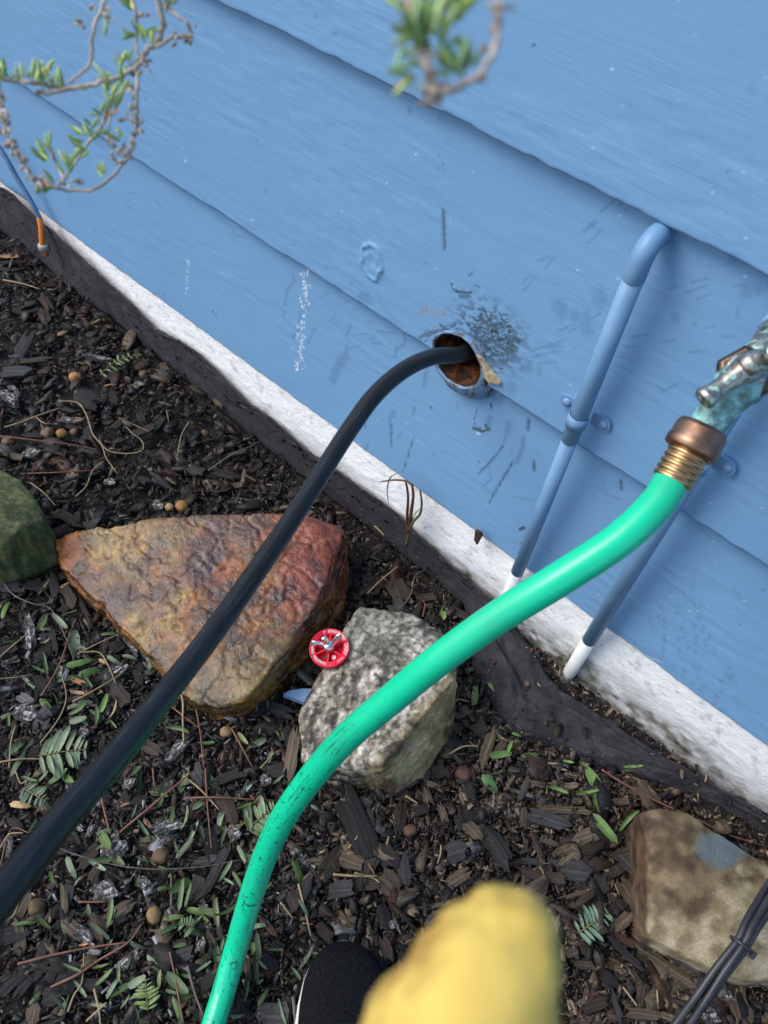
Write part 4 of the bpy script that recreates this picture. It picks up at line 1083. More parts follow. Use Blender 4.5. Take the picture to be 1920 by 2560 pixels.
# ------------------------------------------------------------------ shoe
def build_shoe():
    t = NT('black_knit'); v = t.coord('Object'); vo = t.n('ShaderNodeTexVoronoi'); vo.inputs['Scale'].default_value = 330; t.l(v, vo.inputs['Vector'])
    k = t.ramp(vo.outputs['Distance'], [(0.1, (0.0012, 0.0012, 0.002)), (0.5, (0.007, 0.0075, 0.010))])
    n = t.noise(v, 420, 2); c = t.mix(t.ramp(n, [(0.70, (0, 0, 0)), (0.76, (0.7,) * 3)]), k, (0.06, 0.06, 0.065))
    t.bump(vo.outputs['Distance'], 0.7, 0.0015); knit = t.set(c, 0.9, spec=.12)
    white = simple('white_sole', (0.55, 0.54, 0.50), (0.72, 0.71, 0.68), 70, 0.55, 0.2)
    gry = simple('grey_midsole', (0.07, 0.085, 0.095), (0.12, 0.14, 0.15), 70, 0.55, 0.2)
    blk = simple('black_tongue', (0.012, 0.012, 0.016), (0.03, 0.03, 0.036), 120, 0.6, 0.3)
    T0 = on_ground(868, 2352, .03); T1 = on_ground(862, 2640, .03)
    ax = T1 - T0; ax[2] = 0; ax /= np.linalg.norm(ax); sd = np.cross((0, 0, 1.0), ax)
    if sd @ ROT[:, 0] < 0: sd = -sd
    org = np.array((T0[0], T0[1], 0.004)); loc = tuple(org)
    root = thing('shoe', 'toe of a black knit sneaker with a white sole standing in the mulch', 'shoe', loc)
    ss = np.array([0, .004, .012, .025, .045, .07, .10, .14, .18, .22, .26, .285, .297, .30])
    hw = np.array([.002, .017, .030, .042, .051, .056, .0585, .056, .050, .045, .042, .036, .022, .003])
    asym = np.interp(ss, [0, .05, .15, .3], [-.004, 0, .004, 0])
    s2 = np.linspace(0, .30, 70) ; s2[:] = .30 * (np.linspace(0, 1, 70) ** 1.5)
    w2 = np.interp(s2, ss, hw); a2 = np.interp(s2, ss, asym)
    def wrap(name, prof, mat_):
        rows = []
        wq = w2 * np.interp(s2, [0, .03, .09], [.86, .93, 1.0]) if name == 'sole' else w2
        for s, w_, a in zip(s2, wq, a2): rows.append([org + ax * s + sd * (a + p[0](w_)) + np.array((0, 0, p[1](s))) for p in prof])
        k = len(prof); V = [q for r in rows for q in r]
        F = [(i * k + j, i * k + (j + 1) % k, (i + 1) * k + (j + 1) % k, (i + 1) * k + j) for i in range(len(rows) - 1) for j in range(k)]
        F += [tuple(range(k)), tuple((len(rows) - 1) * k + j for j in range(k))]
        return part(name, shift(V, loc), F, mat_, root)
    def zc(z): return lambda s: z
    wrap('sole', [(lambda w_: -w_ - .004, zc(0)), (lambda w_: -w_ - .006, zc(.010)), (lambda w_: -w_ - .0055, zc(.021)), (lambda w_: w_ + .001, zc(.019)), (lambda w_: w_ + .002, zc(.010)), (lambda w_: w_ + .001, zc(0))], white)
    wrap('midsole', [(lambda w_: -w_ * .99 - .0005, zc(.018)), (lambda w_: -w_ * .98 , zc(.028)), (lambda w_: -w_ * .96, zc(.032)), (lambda w_: w_ * .96, zc(.032)), (lambda w_: w_ * .98, zc(.028)), (lambda w_: w_ * .99 + .0005, zc(.018))], gry)
    hs = lambda s: float(np.interp(s, [0, .006, .02, .04, .07, .11, .16, .2, .25, .3], [.030, .042, .055, .062, .068, .080, .100, .110, .112, .105]))
    prof = []
    for t_ in np.linspace(0, math.pi, 19):
        cx, sz = math.cos(t_), math.sin(t_)
        fx = math.copysign(abs(cx) ** .75, cx); fz = sz ** .75
        prof.append(((lambda w_, fx=fx: fx * (w_ + .002)), (lambda s, fz=fz: .026 + (hs(s) - .026) * fz)))
    wrap('upper', prof[::-1], knit)
    # tongue and laces
    rows = []
    for s in np.linspace(.095, .2, 12):
        wq = .018 + .010 * (s - .095) / .1
        rows.append([org + ax * s + sd * (q * wq) + np.array((0, 0, hs(s) + .004 - .006 * q * q - (.008 if s < .10 else 0))) for q in np.linspace(-1, 1, 9)])
    V = [q for r in rows for q in r]; F = [(i * 9 + j, i * 9 + j + 1, (i + 1) * 9 + j + 1, (i + 1) * 9 + j) for i in range(11) for j in range(8)]
    o = part('tongue', shift(V, loc), F, blk, root); md = o.modifiers.new('t', 'SOLIDIFY'); md.thickness = .006
    for s in (.112, .13, .148, .166):
        P = spline([org + ax * (s + .004 * abs(q)) + sd * (.034 * q) + np.array((0, 0, hs(s) + .008 - .014 * q * q)) for q in (-1, -.6, -.2, .2, .6, 1)], 5)
        tube_part('lace', P, .0028, blk, root, 8, loc)
build_shoe()

# ------------------------------------------------------------------ yellow glove close to the lens
def build_glove():
    t = NT('yellow_leather'); v = t.coord('Object'); n = t.noise(v, 38, 5, 0.6); n2 = t.noise(v, 16, 3)
    c = t.ramp(n2, [(0.35, (0.54, 0.37, 0.060)), (0.65, (0.76, 0.58, 0.15))])
    c = t.mix(t.ramp(n, [(0.56, (0, 0, 0)), (0.70, (0.75,) * 3)]), c, (0.30, 0.16, 0.035))
    t.bump(n, 0.5, 0.003); lea = t.set(c, 0.8)
    def cs(x, y, z): return CAM + ROT @ np.array((x, y, z))
    J = {'palm': (-.004, .190, .170, .026), 'palm2': (.016, .180, .172, .026), 'wrist': (-.036, .245, .165, .027), 'cuff': (-.060, .300, .160, .036),
         'k1': (.008, .142, .158, .027), 'k2': (.0155, .116, .164, .0235), 'k3': (.0262, .096, .170, .0150), 'k4': (.0310, .083, .172, .0088),
         'a1': (.040, .170, .180, .014), 'a2': (.066, .176, .196, .012), 'a3': (.068, .190, .216, .010),
         'b1': (.044, .192, .178, .0135), 'b2': (.068, .204, .194, .0115), 'b3': (.068, .216, .214, .0095),
         'c1': (.036, .212, .176, .0125), 'c2': (.056, .228, .190, .0105), 'c3': (.056, .238, .208, .009),
         't1': (-.030, .196, .186, .014), 't2': (-.040, .178, .206, .0125), 't3': (-.032, .172, .226, .010)}
    E = [('palm', 'palm2'), ('palm', 'wrist'), ('wrist', 'cuff'), ('palm2', 'k1'), ('k1', 'k2'), ('k2', 'k3'), ('k3', 'k4'), ('palm2', 'a1'), ('a1', 'a2'), ('a2', 'a3'), ('palm2', 'b1'), ('b1', 'b2'), ('b2', 'b3'), ('palm', 'c1'), ('c1', 'c2'), ('c2', 'c3'), ('palm', 't1'), ('t1', 't2'), ('t2', 't3')]
    ks = list(J); loc = cs(*J['cuff'][:3])
    me = bpy.data.meshes.new('work_glove')
    me.from_pydata([tuple(cs(*J[k][:3]) - loc) for k in ks], [(ks.index(a), ks.index(b)) for a, b in E], [])
    o = ob('work_glove', me); o.location = tuple(loc)
    sk = o.modifiers.new('skin', 'SKIN'); sk.use_smooth_shade = True
    for i, k in enumerate(ks):
        sv = me.skin_vertices[0].data[i]; sv.radius = (J[k][3],) * 2; sv.use_root = (k == 'palm')
    sb = o.modifiers.new('sub', 'SUBSURF'); sb.levels = 3; sb.render_levels = 3
    new = evaluated(o); o.modifiers.clear(); o.data = new
    V = get_v(new); N = get_n(new); ax_ = ROT[:, 1] * .85 - ROT[:, 0] * .5; q_ = V @ ax_
    rid = np.sin(q_ * 620 + 5 * fbm(V * 60, 2, 905)) * .0006 * sstep(.35, .6, fbm(V * 35, 2, 907))
    set_v(new, V + N * ((fbm(V * 60, 3, 900) - .5) * .007 + rid * 2)[:, None])
    new.materials.clear(); new.materials.append(lea)
    new.polygons.foreach_set('use_smooth', [True] * len(new.polygons))
    tag(o, 'yellow leather work glove held close in the foreground', 'glove')
build_glove()

# ------------------------------------------------------------------ foliage close to the lens
def leaf_mesh(name, L, W, mat_, thick=0.18, bend=0.15, fold=0.0):
    st = [(0, .12), (.18, .62), (.42, 1), (.7, .85), (.9, .42), (1, .06)]
    V = []; UV = []
    for x, w_ in st:
        z = bend * L * (x ** 2)
        for yy, zz in ((-1, fold), (0, thick * .5), (1, fold), (0, -thick * .5)):
            V.append((x * L, yy * w_ * W / 2, z + zz * w_ * W)); UV.append((x * L, yy * W))
    F = []
    for i in range(len(st) - 1):
        for k in range(4): F.append((i * 4 + k, i * 4 + (k + 1) % 4, (i + 1) * 4 + (k + 1) % 4, (i + 1) * 4 + k))
    F += [(3, 2, 1, 0), tuple(len(st) * 4 - 4 + k for k in range(4))]
    return mesh_of(name, V, F, mat_, uv=UV)
def mat_leaf(name, rough=0.45):
    t = NT(name); oi = t.n('ShaderNodeObjectInfo'); v = t.coord('Object')
    n = t.noise(v, 160, 4); n2 = t.noise(v, 2.5, 4, .6); k = t.ramp(t.math('ADD', t.math('MULTIPLY', n, .5), t.math('MULTIPLY', n2, .5)), [(0.36, (0.45, .42, .4)), (0.5, (1.0, 1.0, 1.0)), (0.66, (1.5, 1.4, 1.3))])
    c = t.mix(1.0, oi.outputs['Color'], k, 'MULTIPLY')
    t.bump(n, 0.3, 0.0008)
    t.b.inputs['Subsurface Weight'].default_value = 0.0
    return t.set(c, rough)
M['leaf'] = mat_leaf('leaf_green')
GREENS = [(0.22, 0.36, 0.09), (0.30, 0.46, 0.11), (0.42, 0.56, 0.14), (0.26, 0.42, 0.18), (0.36, 0.50, 0.22)]
rl = random.Random(11)
def orient(o, p, d, up, roll=0.0):
    d = Vector(d).normalized(); u = Vector(up); s = u.cross(d)
    if s.length < 1e-4: s = Vector((1, 0, 0)).cross(d)
    s.normalize(); u = d.cross(s)
    m3 = Matrix((d, s, u)).transposed() @ Matrix.Rotation(roll, 3, 'X')
    o.matrix_local = Matrix.Translation(Vector(p)) @ m3.to_4x4()
def branch(label, loc_px, stems, leafy, buds, dist, lsize, stem_r):
    lsize *= .88
    stem_m = simple('twig_bark', (0.34, 0.26, 0.21), (0.60, 0.50, 0.42), 120, 0.75, 0.3) if 'twig_bark' not in bpy.data.materials else bpy.data.materials['twig_bark']
    bud_m = M.setdefault('bud', mat_leaf('dry_bud', 0.8))
    loc = at(*loc_px, dist)
    root = thing('branch', label, 'branch', tuple(loc))
    base = leaf_mesh('leaf', lsize, lsize * .24, M['leaf'], thick=.5)
    bmesh_ = leaf_mesh('bud', lsize * .42, lsize * .24, bud_m, thick=.8)
    for pts, dd, r in stems:
        P = spline([at(a, b, dist + dd + rl.uniform(-.006, .006)) for a, b in pts], 6)
        P = P + np.array([[rl.uniform(-1, 1) * r * .5 for _ in range(3)] for _ in P])
        tube_part('stem', P, np.linspace(r, r * .7, len(P)), stem_m, root, 7, loc)
    view = CAM - loc
    def put(me, name, a, b, dd, ang, tilt, col, sc):
        o = ob(name, me, root)
        p = at(a, b, dist + dd) - loc
        d = ROT[:, 0] * math.cos(ang) * math.cos(tilt) - ROT[:, 1] * math.sin(ang) * math.cos(tilt) - ROT[:, 2] * math.sin(tilt)
        orient(o, p, d, view, rl.uniform(-.8, .8)); o.scale = (sc, sc * rl.uniform(.8, 1.25), sc)
        k = rl.uniform(.8, 1.2); o.color = (col[0] * k, col[1] * k, col[2] * k, 1)
    for a, b, n, rad, ang, sp, dd in leafy:
        for _ in range(n):
            col = rl.choice(GREENS)
            if rl.random() < .06: col = (0.42, 0.19, 0.06)
            put(base, 'leaf', a + rl.gauss(0, rad), b + rl.gauss(0, rad), dd + rl.uniform(-.008, .008), math.radians(ang + rl.uniform(-sp, sp)), rl.uniform(-.5, .9), col, rl.uniform(.65, 1.15))
    for a, b, n, rad, dd in buds:
        for _ in range(n):
            put(bmesh_, 'bud', a + rl.gauss(0, rad), b + rl.gauss(0, rad), dd + rl.uniform(-.006, .006), rl.uniform(0, 6.28), rl.uniform(-.5, .9), rl.choice([(0.46, 0.39, 0.32), (0.60, 0.54, 0.46), (0.30, 0.21, 0.15), (0.50, 0.46, 0.32)]), rl.uniform(.7, 1.2))
def q1(l): return crop(0, 0, l)
def q2(l): return crop(640, 0, l)
def along(pts, step):
    P = spline([(a, b, 0) for a, b in pts], 20); d = np.concatenate([[0], np.cumsum(np.linalg.norm(np.diff(P, axis=0), axis=1))])
    return [(float(np.interp(s, d, P[:, 0])), float(np.interp(s, d, P[:, 1]))) for s in np.arange(step / 2, d[-1], step)]
sA = q1([(1000, -60), (1050, 100), (1040, 220), (950, 340), (890, 440), (740, 510), (620, 545), (480, 570), (270, 610)])
sA2 = q1([(420, 565), (330, 560), (200, 530), (80, 522), (-40, 512)])
sB = q1([(690, -40), (650, 90), (600, 190), (592, 370), (570, 430), (490, 500), (440, 540)])
sC = q1([(890, 440), (890, 560), (885, 760), (875, 880), (850, 980), (790, 1075), (710, 1160), (600, 1225), (480, 1235), (330, 1215), (220, 1160), (100, 990), (40, 860), (10, 700), (0, 560)])
sD = q1([(830, 530), (740, 640), (690, 760), (630, 850), (560, 940), (500, 1040), (440, 1120), (380, 1200)])
sD2 = q1([(325, 950), (345, 1010), (380, 1080), (410, 1160), (420, 1200)])
sE = q1([(720, 740), (705, 830), (712, 915)])
sF = q1([(1020, 300), (1130, 240), (1225, 240), (1225, 165), (1140, 95), (1090, 40), (1060, -30)])
sG = q1([(850, -20), (880, 80), (890, 200), (890, 330), (920, 400)])
lf = []
for pts, n, rad, ang, sp, step in ((sA2, 2, 4, 80, 50, 18), (sD, 2, 5, 110, 110, 30), (q1([(480, 560), (620, 545), (740, 500), (850, 440)]), 1, 6, 80, 70, 34)):
    for a, b in along(pts, step): lf.append((a, b, n, rad, ang, sp, 0))
for a, b, n, ang in ((320, 960, 7, 120), (310, 1060, 5, 170), (430, 1110, 5, 80), (350, 1210, 6, 160), (660, 1140, 6, 110), (550, 870, 5, 110), (600, 840, 4, 100), (540, 970, 4, 120), (660, 740, 7, 120), (750, 700, 5, 80), (710, 600, 6, 100), (840, 60, 5, 110),
                     (700, 120, 4, 250), (900, 230, 7, 160), (960, 260, 6, 120), (1080, 80, 5, 100), (1110, 30, 5, 60), (1060, 180, 4, 260), (790, 420, 6, 110), (830, 430, 4, 60), (780, 910, 5, 120), (30, 450, 5, 130), (290, 470, 5, 95), (20, 500, 5, 200), (270, 520, 3, 100)):
    x, y = q1([(a, b)])[0]; lf.append((x, y, max(2, int(n * .7)), 5, ang, 50, 0))
bd = [(a, b, 2, 4, 0) for a, b in along(q1([(885, 560), (880, 880), (850, 980), (790, 1075)]), 17)] + [(a, b, 3, 6, 0) for a, b in along(q1([(330, 1215), (220, 1160), (100, 990), (40, 860), (10, 700), (0, 560)]), 15)]
for a, b, n in ((530, 150, 4), (600, 35, 3), (690, 90, 5), (720, 120, 3), (930, 110, 4), (1220, 240, 5), (1220, 180, 4), (1130, 250, 3), (1110, 20, 5), (930, 400, 6), (890, 480, 5), (950, 430, 4), (780, 960, 6), (740, 1020, 4), (720, 940, 4), (830, 770, 4), (860, 710, 3), (530, 1170, 3), (760, 1060, 3), (280, 610, 3), (350, 550, 3), (840, 570, 4), (450, 1190, 3), (30, 780, 4)):
    x, y = q1([(a, b)])[0]; bd.append((x, y, n, 4, 0))
branch('straggly twig with small green leaves and dry buds hanging at the upper left', (400, -60), [(sA, 0, .0016), (sA2, 0, .0014), (sB, .0, .0011), (sC, .02, .0011), (sD, .02, .0010), (sD2, .02, .0010), (sE, .02, .0008), (sF, 0, .0011), (sG, 0, .0010)], lf, bd, 0.50, 0.0115, .002)
m1 = q2([(1010, -60), (1000, 120), (1060, 300), (1100, 430), (1135, 560), (1125, 665)])
m2 = q2([(1140, 600), (1290, 570), (1430, 500), (1530, 350), (1560, 200), (1580, 60), (1585, -40)])
lf = []
for a, b, n, ang in ((980, 30, 7, 80), (1010, 130, 7, 110), (1000, 230, 7, 200), (1060, 270, 7, 90), (1160, 110, 7, 80), (1250, 30, 10, 80), (1300, 60, 8, 70), (1190, 200, 8, 100), (1110, 300, 6, 150), (1070, 430, 4, 200), (1310, 470, 9, 100), (1350, 430, 7, 80), (1060, 500, 4, 200), (1240, 140, 7, 60), (1130, 230, 6, 110), (1190, 330, 3, 0)):
    x, y = q2([(a, b)])[0]; lf.append((x, y, n, 10, ang, 50, 0))
bd = [(*q2([(a, b)])[0], n, 8, 0) for a, b, n in ((1560, 100, 6), (1520, 310, 4), (1430, 510, 4), (1200, 610, 4), (1130, 600, 4), (1130, 660, 3), (1590, 90, 3), (1160, 350, 2))]
branch('blurred green leafy twig hanging at the top centre', (1030, -80), [(m1, 0, .0017), (m2, 0, .0011)], lf, bd, 0.245, 0.0095, .0015)

# ------------------------------------------------------------------ mulch
def chip_arrays(rng, L, W, T, closed=True, st=3):
    nc = 4; V = []; UV = []
    bow = rng.uniform(-.12, .12); tw = [rng.uniform(.35, 1.1), 1.0, rng.uniform(.25, 1.1)]; tw = [tw[0]] + [1.0] * (st - 2) + [tw[2]]
    jag = [[rng.uniform(-.22, .10) * L for _ in range(nc)] for _ in range(2)]
    yo = rng.uniform(-.2, .2, st) * W * .5; yo[1:-1] *= .4
    hgt = [rng.uniform(.35, 1.0) for _ in range(nc)]
    for lay in (1, -1):
        for i in range(st):
            x = (i / (st - 1) - .5) * L
            for k in range(nc):
                y = (k / (nc - 1) - .5) * W * tw[i] * rng.uniform(.88, 1.06) + yo[i]
                dx = jag[0][k] * -1 if i == 0 else (jag[1][k] if i == st - 1 else rng.uniform(-.04, .04) * L)
                edge = .55 if k in (0, nc - 1) else 1.0
                z = lay * T / 2 * (hgt[k] * edge * rng.uniform(.75, 1.15) if lay > 0 else .9) + bow * L * (i / (st - 1) - .5) ** 2 * 2
                V.append((x + dx, y, z)); UV.append((x + dx, y + (lay < 0) * 3 * W))
    m_ = st * nc; F = []
    for i in range(st - 1):
        for k in range(nc - 1):
            a = i * nc + k; F.append((a, a + nc, a + nc + 1, a + 1))
            if closed: F.append((m_ + a, m_ + a + 1, m_ + a + nc + 1, m_ + a + nc))
        F.append((i * nc, m_ + i * nc, m_ + (i + 1) * nc, (i + 1) * nc))
        e = i * nc + nc - 1; F.append((e, e + nc, m_ + e + nc, m_ + e))
    for k in range(nc - 1):
        F.append((k, k + 1, m_ + k + 1, m_ + k)); e = (st - 1) * nc + k; F.append((e, m_ + e, m_ + e + 1, e + 1))
    return np.array(V), F, np.array(UV)
def chip_colour(rng, px, py):
    right = min(max((px - 500) / 900.0, 0), 1) * min(max((py - 1300) / 500.0, 0), 1)
    r = rng.random()
    tan = .10 + .26 * right; mid = .28 + .06 * right
    if r < tan: c = np.array((0.165, 0.122, 0.078)) * rng.uniform(.6, 1.9)
    elif r < tan + mid: c = np.array((0.058, 0.040, 0.027)) * rng.uniform(.5, 1.3)
    elif r < tan + mid + .05: c = np.array((0.105, 0.043, 0.022)) * rng.uniform(.6, 1.2)
    elif r < tan + mid + .14: c = np.array((0.085, 0.080, 0.076)) * rng.uniform(.6, 1.3)
    else: c = np.array((0.018, 0.015, 0.013)) * rng.uniform(.5, 1.5)
    if px < 900 and py > 1450 and rng.random() < .035: c = np.array((0.42, 0.42, 0.42)) * rng.uniform(.6, 1.3)
    return c * (.52 + .08 * right)
def blocked(x, y, shrink=0.0):
    b = np.zeros(np.shape(x), bool)
    for poly in ROCK_POLY:
        c = poly.mean(0); b |= inside(c + (poly - c) * (1 - shrink), x, y)
    return b
def euler_m(rz, rx, ry):
    return np.array(Matrix.Rotation(rz, 3, 'Z') @ Matrix.Rotation(rx, 3, 'X') @ Matrix.Rotation(ry, 3, 'Y'))
def build_mass():
    rng = np.random.default_rng(5)
    VV, FF, UU, CC = [], [], [], []; n0 = 0; cnt = 0
    protos = [chip_arrays(rng, 1, rng.choice([.14, .2, .3, .4, .55]), rng.uniform(.08, .2), False) for _ in range(40)]
    protoF = np.array(protos[0][1])
    def put(x, y, L, zoff, tilt, col, k):
        nonlocal n0
        V, F, UV = protos[k]
        V = V * np.array((L, L, L * .9)); R3 = euler_m(rng.uniform(0, 6.28), rng.normal(0, tilt), rng.normal(0, tilt))
        V = V @ R3.T + (x, y, zoff)
        VV.append(V); FF.append(protoF + n0); UU.append(UV * L); CC.append(np.repeat(col[None], len(V), 0)); n0 += len(V)
    N = 26000
    X = rng.uniform(-2.2, 0.75, N); Y = rng.uniform(-1.15, -0.03, N)
    fab = inside(FAB_POLY, X, Y); blk = blocked(X, Y, .06)
    Zg = gz(X, Y)
    for x, y, z, f, b in zip(X, Y, Zg, fab, blk):
        if b or (f and rng.random() < .84): continue
        # gap between cloth and foundation stays mostly bare
        if y > -0.06 and rng.random() < .7: continue
        px, py = pix((x, y, z))
        vis = -80 < px < 2000 and 300 < py < 2640
        if not vis and rng.random() < .45: continue
        L = min(max(rng.lognormal(math.log(.0145), .6), .005), .050)
        L *= 1 + .35 * min(max((px - 600) / 900.0, 0), 1)
        put(x, y, L * (.6 if f else 1), z + rng.uniform(-.004, .012) + (.016 if f else 0), .36, chip_colour(rng, px, py), rng.integers(40))
        cnt += 1
    # fine litter: slivers, fibres and crumbs between the chips (low box, five faces)
    n1 = n0
    bx_ = np.array([(-.5, -.5, 0), (.5, -.3, 0), (.5, .4, 0), (-.5, .5, 0), (-.42, -.35, 1), (.36, -.2, .8), (.4, .3, .9), (-.45, .4, .7)])
    bf = np.array([(4, 5, 6, 7), (0, 1, 5, 4), (1, 2, 6, 5), (2, 3, 7, 6), (3, 0, 4, 7)])
    N2 = 80000
    X2 = np.where(rng.random(N2) < .3, rng.uniform(-1.9, 0.55, N2), rng.uniform(-.75, .45, N2)); Y2 = rng.uniform(-.95, -0.035, N2); fab2 = inside(FAB_POLY, X2, Y2); blk2 = blocked(X2, Y2, .05); Z2 = gz(X2, Y2)
    for x, y, z, f, b in zip(X2, Y2, Z2, fab2, blk2):
        if b or (f and rng.random() < .80): continue
        px, py = pix((x, y, z))
        if not (-40 < px < 1960 and 400 < py < 2600): continue
        if y > -.06 and x < -.2 and rng.random() < .6: continue
        if x > -.2 and y > -.1: z = z + .022 * float(sstep(-.085, -.045, y))
        L = rng.lognormal(math.log(.0052), .55); L = min(L, .022); W = L * rng.uniform(.12, .6) if rng.random() < .75 else L * .06 + .0007
        V = bx_ * np.array((L, W, min(W, .003) * rng.uniform(.4, 1)))
        V = V @ euler_m(rng.uniform(0, 6.28), rng.normal(0, .3), rng.normal(0, .35)).T + (x, y, z + rng.uniform(-.003, .013) + (.012 if f else 0))
        c = chip_colour(rng, px, py) * rng.uniform(.7, 1.5)
        VV.append(V); FF.append(bf + n0); UU.append(bx_[:, :2] * (L, W)); CC.append(np.repeat(c[None], 8, 0)); n0 += 8
    V = np.vstack(VV)
    me = bpy.data.meshes.new('mulch'); V = V.astype(np.float32)
    # all chips share quads only (12 sides and two ends)
    Q = np.vstack(FF).astype(np.int32)
    me.vertices.add(len(V)); me.vertices.foreach_set('co', V.ravel())
    me.loops.add(len(Q) * 4); me.loops.foreach_set('vertex_index', Q.ravel())
    me.polygons.add(len(Q)); me.polygons.foreach_set('loop_start', np.arange(0, len(Q) * 4, 4, dtype=np.int32))
    me.update(calc_edges=True)
    uv = np.vstack(UU).astype(np.float32); l = me.uv_layers.new(name='UVMap'); l.data.foreach_set('uv', uv[Q.ravel()].ravel())
    set_col(me, np.vstack(CC)); me.materials.append(M['chips'])
    o = ob('mulch', me); tag(o, 'mass of small dark wet wood chips covering the bed', 'mulch', kind='stuff')
build_mass()

CHIP_LOOK = {'dark': ('dark wet wood chip lying on the mulch bed', 'dark wood chips'), 'tan': ('weathered tan wood chip lying on the mulch bed', 'tan wood chips'),
             'brown': ('brown wood chip lying on the mulch bed', 'brown wood chips'), 'grey': ('grey weathered wood chip lying on the mulch bed', 'grey wood chips'), 'white': ('wood chip whitened with mould on the mulch bed', 'white mouldy chips')}
rc = np.random.default_rng(21)
CHIP_ME = []
for k in range(18):
    V, F, UV = chip_arrays(rc, 1.0, rc.uniform(.2, .48), rc.uniform(.07, .16), True, 5)
    CHIP_ME.append(mesh_of('wood_chip', V, F, M['chip'], uv=UV * .04, smooth=False))
def speckled():
    t = NT('mouldy_wood'); v = t.coord('UV', (30, 260, 1)); g = t.noise(v, 1.0, 5, .75); w2_ = t.noise(t.coord('UV', (160, 160, 1)), 1.0, 4, .7)
    m_ = t.math('ADD', t.math('MULTIPLY', g, .5), t.math('MULTIPLY', w2_, .5))
    c = t.ramp(m_, [(0.38, (0.015, 0.012, 0.010)), (0.50, (0.07, 0.062, 0.056)), (0.56, (0.33, 0.33, 0.32)), (0.68, (0.62, 0.62, 0.61))]); t.bump(m_, .3, .002)
    return t.set(c, 1.0, spec=.1)
M['mould'] = speckled()
CHIP_W = []
for k in range(5):
    V, F, UV = chip_arrays(rc, 1.0, rc.uniform(.35, .7), rc.uniform(.12, .25), True, 5)
    CHIP_W.append(mesh_of('wood_chip', V, F, M['mould'], uv=UV * .04, smooth=False))
def chip_obj(p, L, wf, ang, tilt, look, col, k=None, label=None):
    ms = CHIP_W if look == 'white' else CHIP_ME
    me = ms[rc.integers(len(ms)) if k is None else k % len(ms)]
    o = ob('wood_chip', me)
    o.location = tuple(p); o.rotation_euler = (rc.normal(0, tilt), rc.normal(0, tilt), ang); o.scale = (L, L * wf, L)
    o.color = (*[float(c) for c in col], 1)
    if label: tag(o, label, 'wood chip')
    else: tag(o, CHIP_LOOK[look][0], 'wood chip', CHIP_LOOK[look][1])
    return o
COLS = {'dark': (0.014, 0.011, 0.010), 'tan': (0.105, 0.074, 0.044), 'brown': (0.042, 0.027, 0.017), 'grey': (0.050, 0.047, 0.045), 'white': (0.5, 0.5, 0.5)}
def ang_of(p, q): return math.atan2(q[1] - p[1], q[0] - p[0])
def big_chip(ox, oy, x0, y0, x1, y1, wd, look, label=None, z=0.014):
    (a0, b0), (a1, b1) = crop(ox, oy, [(x0, y0), (x1, y1)])
    p, q = ground_px(a0, b0, z), ground_px(a1, b1, z)
    L = np.linalg.norm(q - p); k = int(rc.integers(18))
    wpx = wd * 640 / 1659.0 / FOC * np.linalg.norm(p - CAM)
    o = chip_obj((p + q) / 2, L, 1, ang_of(p, q), .10, look, np.array(COLS[look]) * rc.uniform(.8, 1.2), k, label)
    yy = [v.co.y for v in o.data.vertices]; o.scale[1] = wpx / (max(yy) - min(yy)) * 1.1
    o.scale[2] = min(L, .05)
B = big_chip
B(640, 1920, 545, 110, 765, 610, 150, 'dark', 'long dark slab of bark just below the grey banded rock', .02)
B(640, 1280, 265, 1390, 205, 1720, 75, 'tan', 'upright tan wood splinter beside the green hose', .03)
B(640, 1280, 870, 420, 960, 570, 130, 'brown', 'square brown wood block above the grey banded rock')
B(640, 1280, 1030, 560, 1170, 545, 60, 'brown'); B(640, 1280, 1260, 620, 1390, 700, 55, 'brown'); B(640, 1280, 690, 440, 770, 410, 50, 'dark')
B(640, 1280, 845, 300, 870, 230, 30, 'dark'); B(640, 1280, 1260, 1330, 1390, 1270, 70, 'tan'); B(640, 1280, 1390, 1430, 1500, 1380, 80, 'brown'); B(640, 1280, 1460, 1640, 1540, 1390, 60, 'tan', 'long pinkish tan splinter to the right of the grey banded rock')
B(640, 1280, 1420, 1000, 1640, 1040, 80, 'dark'); B(640, 1280, 1560, 1560, 1620, 1480, 50, 'tan')
B(640, 1920, 520, 570, 700, 630, 90, 'tan'); B(640, 1920, 790, 500, 900, 640, 120, 'dark'); B(640, 1920, 800, 690, 930, 800, 130, 'tan'); B(640, 1920, 470, 790, 640, 780, 90, 'grey'); B(640, 1920, 1230, 560, 1370, 510, 110, 'grey'); B(640, 1920, 1480, 380, 1650, 660, 120, 'dark', 'long black chip above the yellow glove')
B(640, 1920, 1350, 340, 1470, 470, 70, 'tan'); B(640, 1920, 1240, 760, 1390, 660, 70, 'tan'); B(640, 1920, 220, 790, 280, 920, 80, 'brown'); B(640, 1920, 800, 880, 860, 1060, 70, 'dark'); B(640, 1920, 1100, 1010, 1220, 930, 60, 'tan'); B(640, 1920, 930, 830, 1060, 800, 50, 'tan'); B(640, 1920, 560, 1050, 640, 970, 45, 'tan'); B(640, 1920, 1140, 900, 1280, 860, 25, 'tan')
B(640, 1920, 820, 1090, 870, 1250, 60, 'brown', 'curled reddish brown bark strip at the toe of the shoe'); B(640, 1920, 390, 1010, 490, 1110, 60, 'brown'); B(640, 1920, 0, 1600, 240, 1600, 110, 'grey', 'broad grey plank end at the bottom edge left of the shoe')
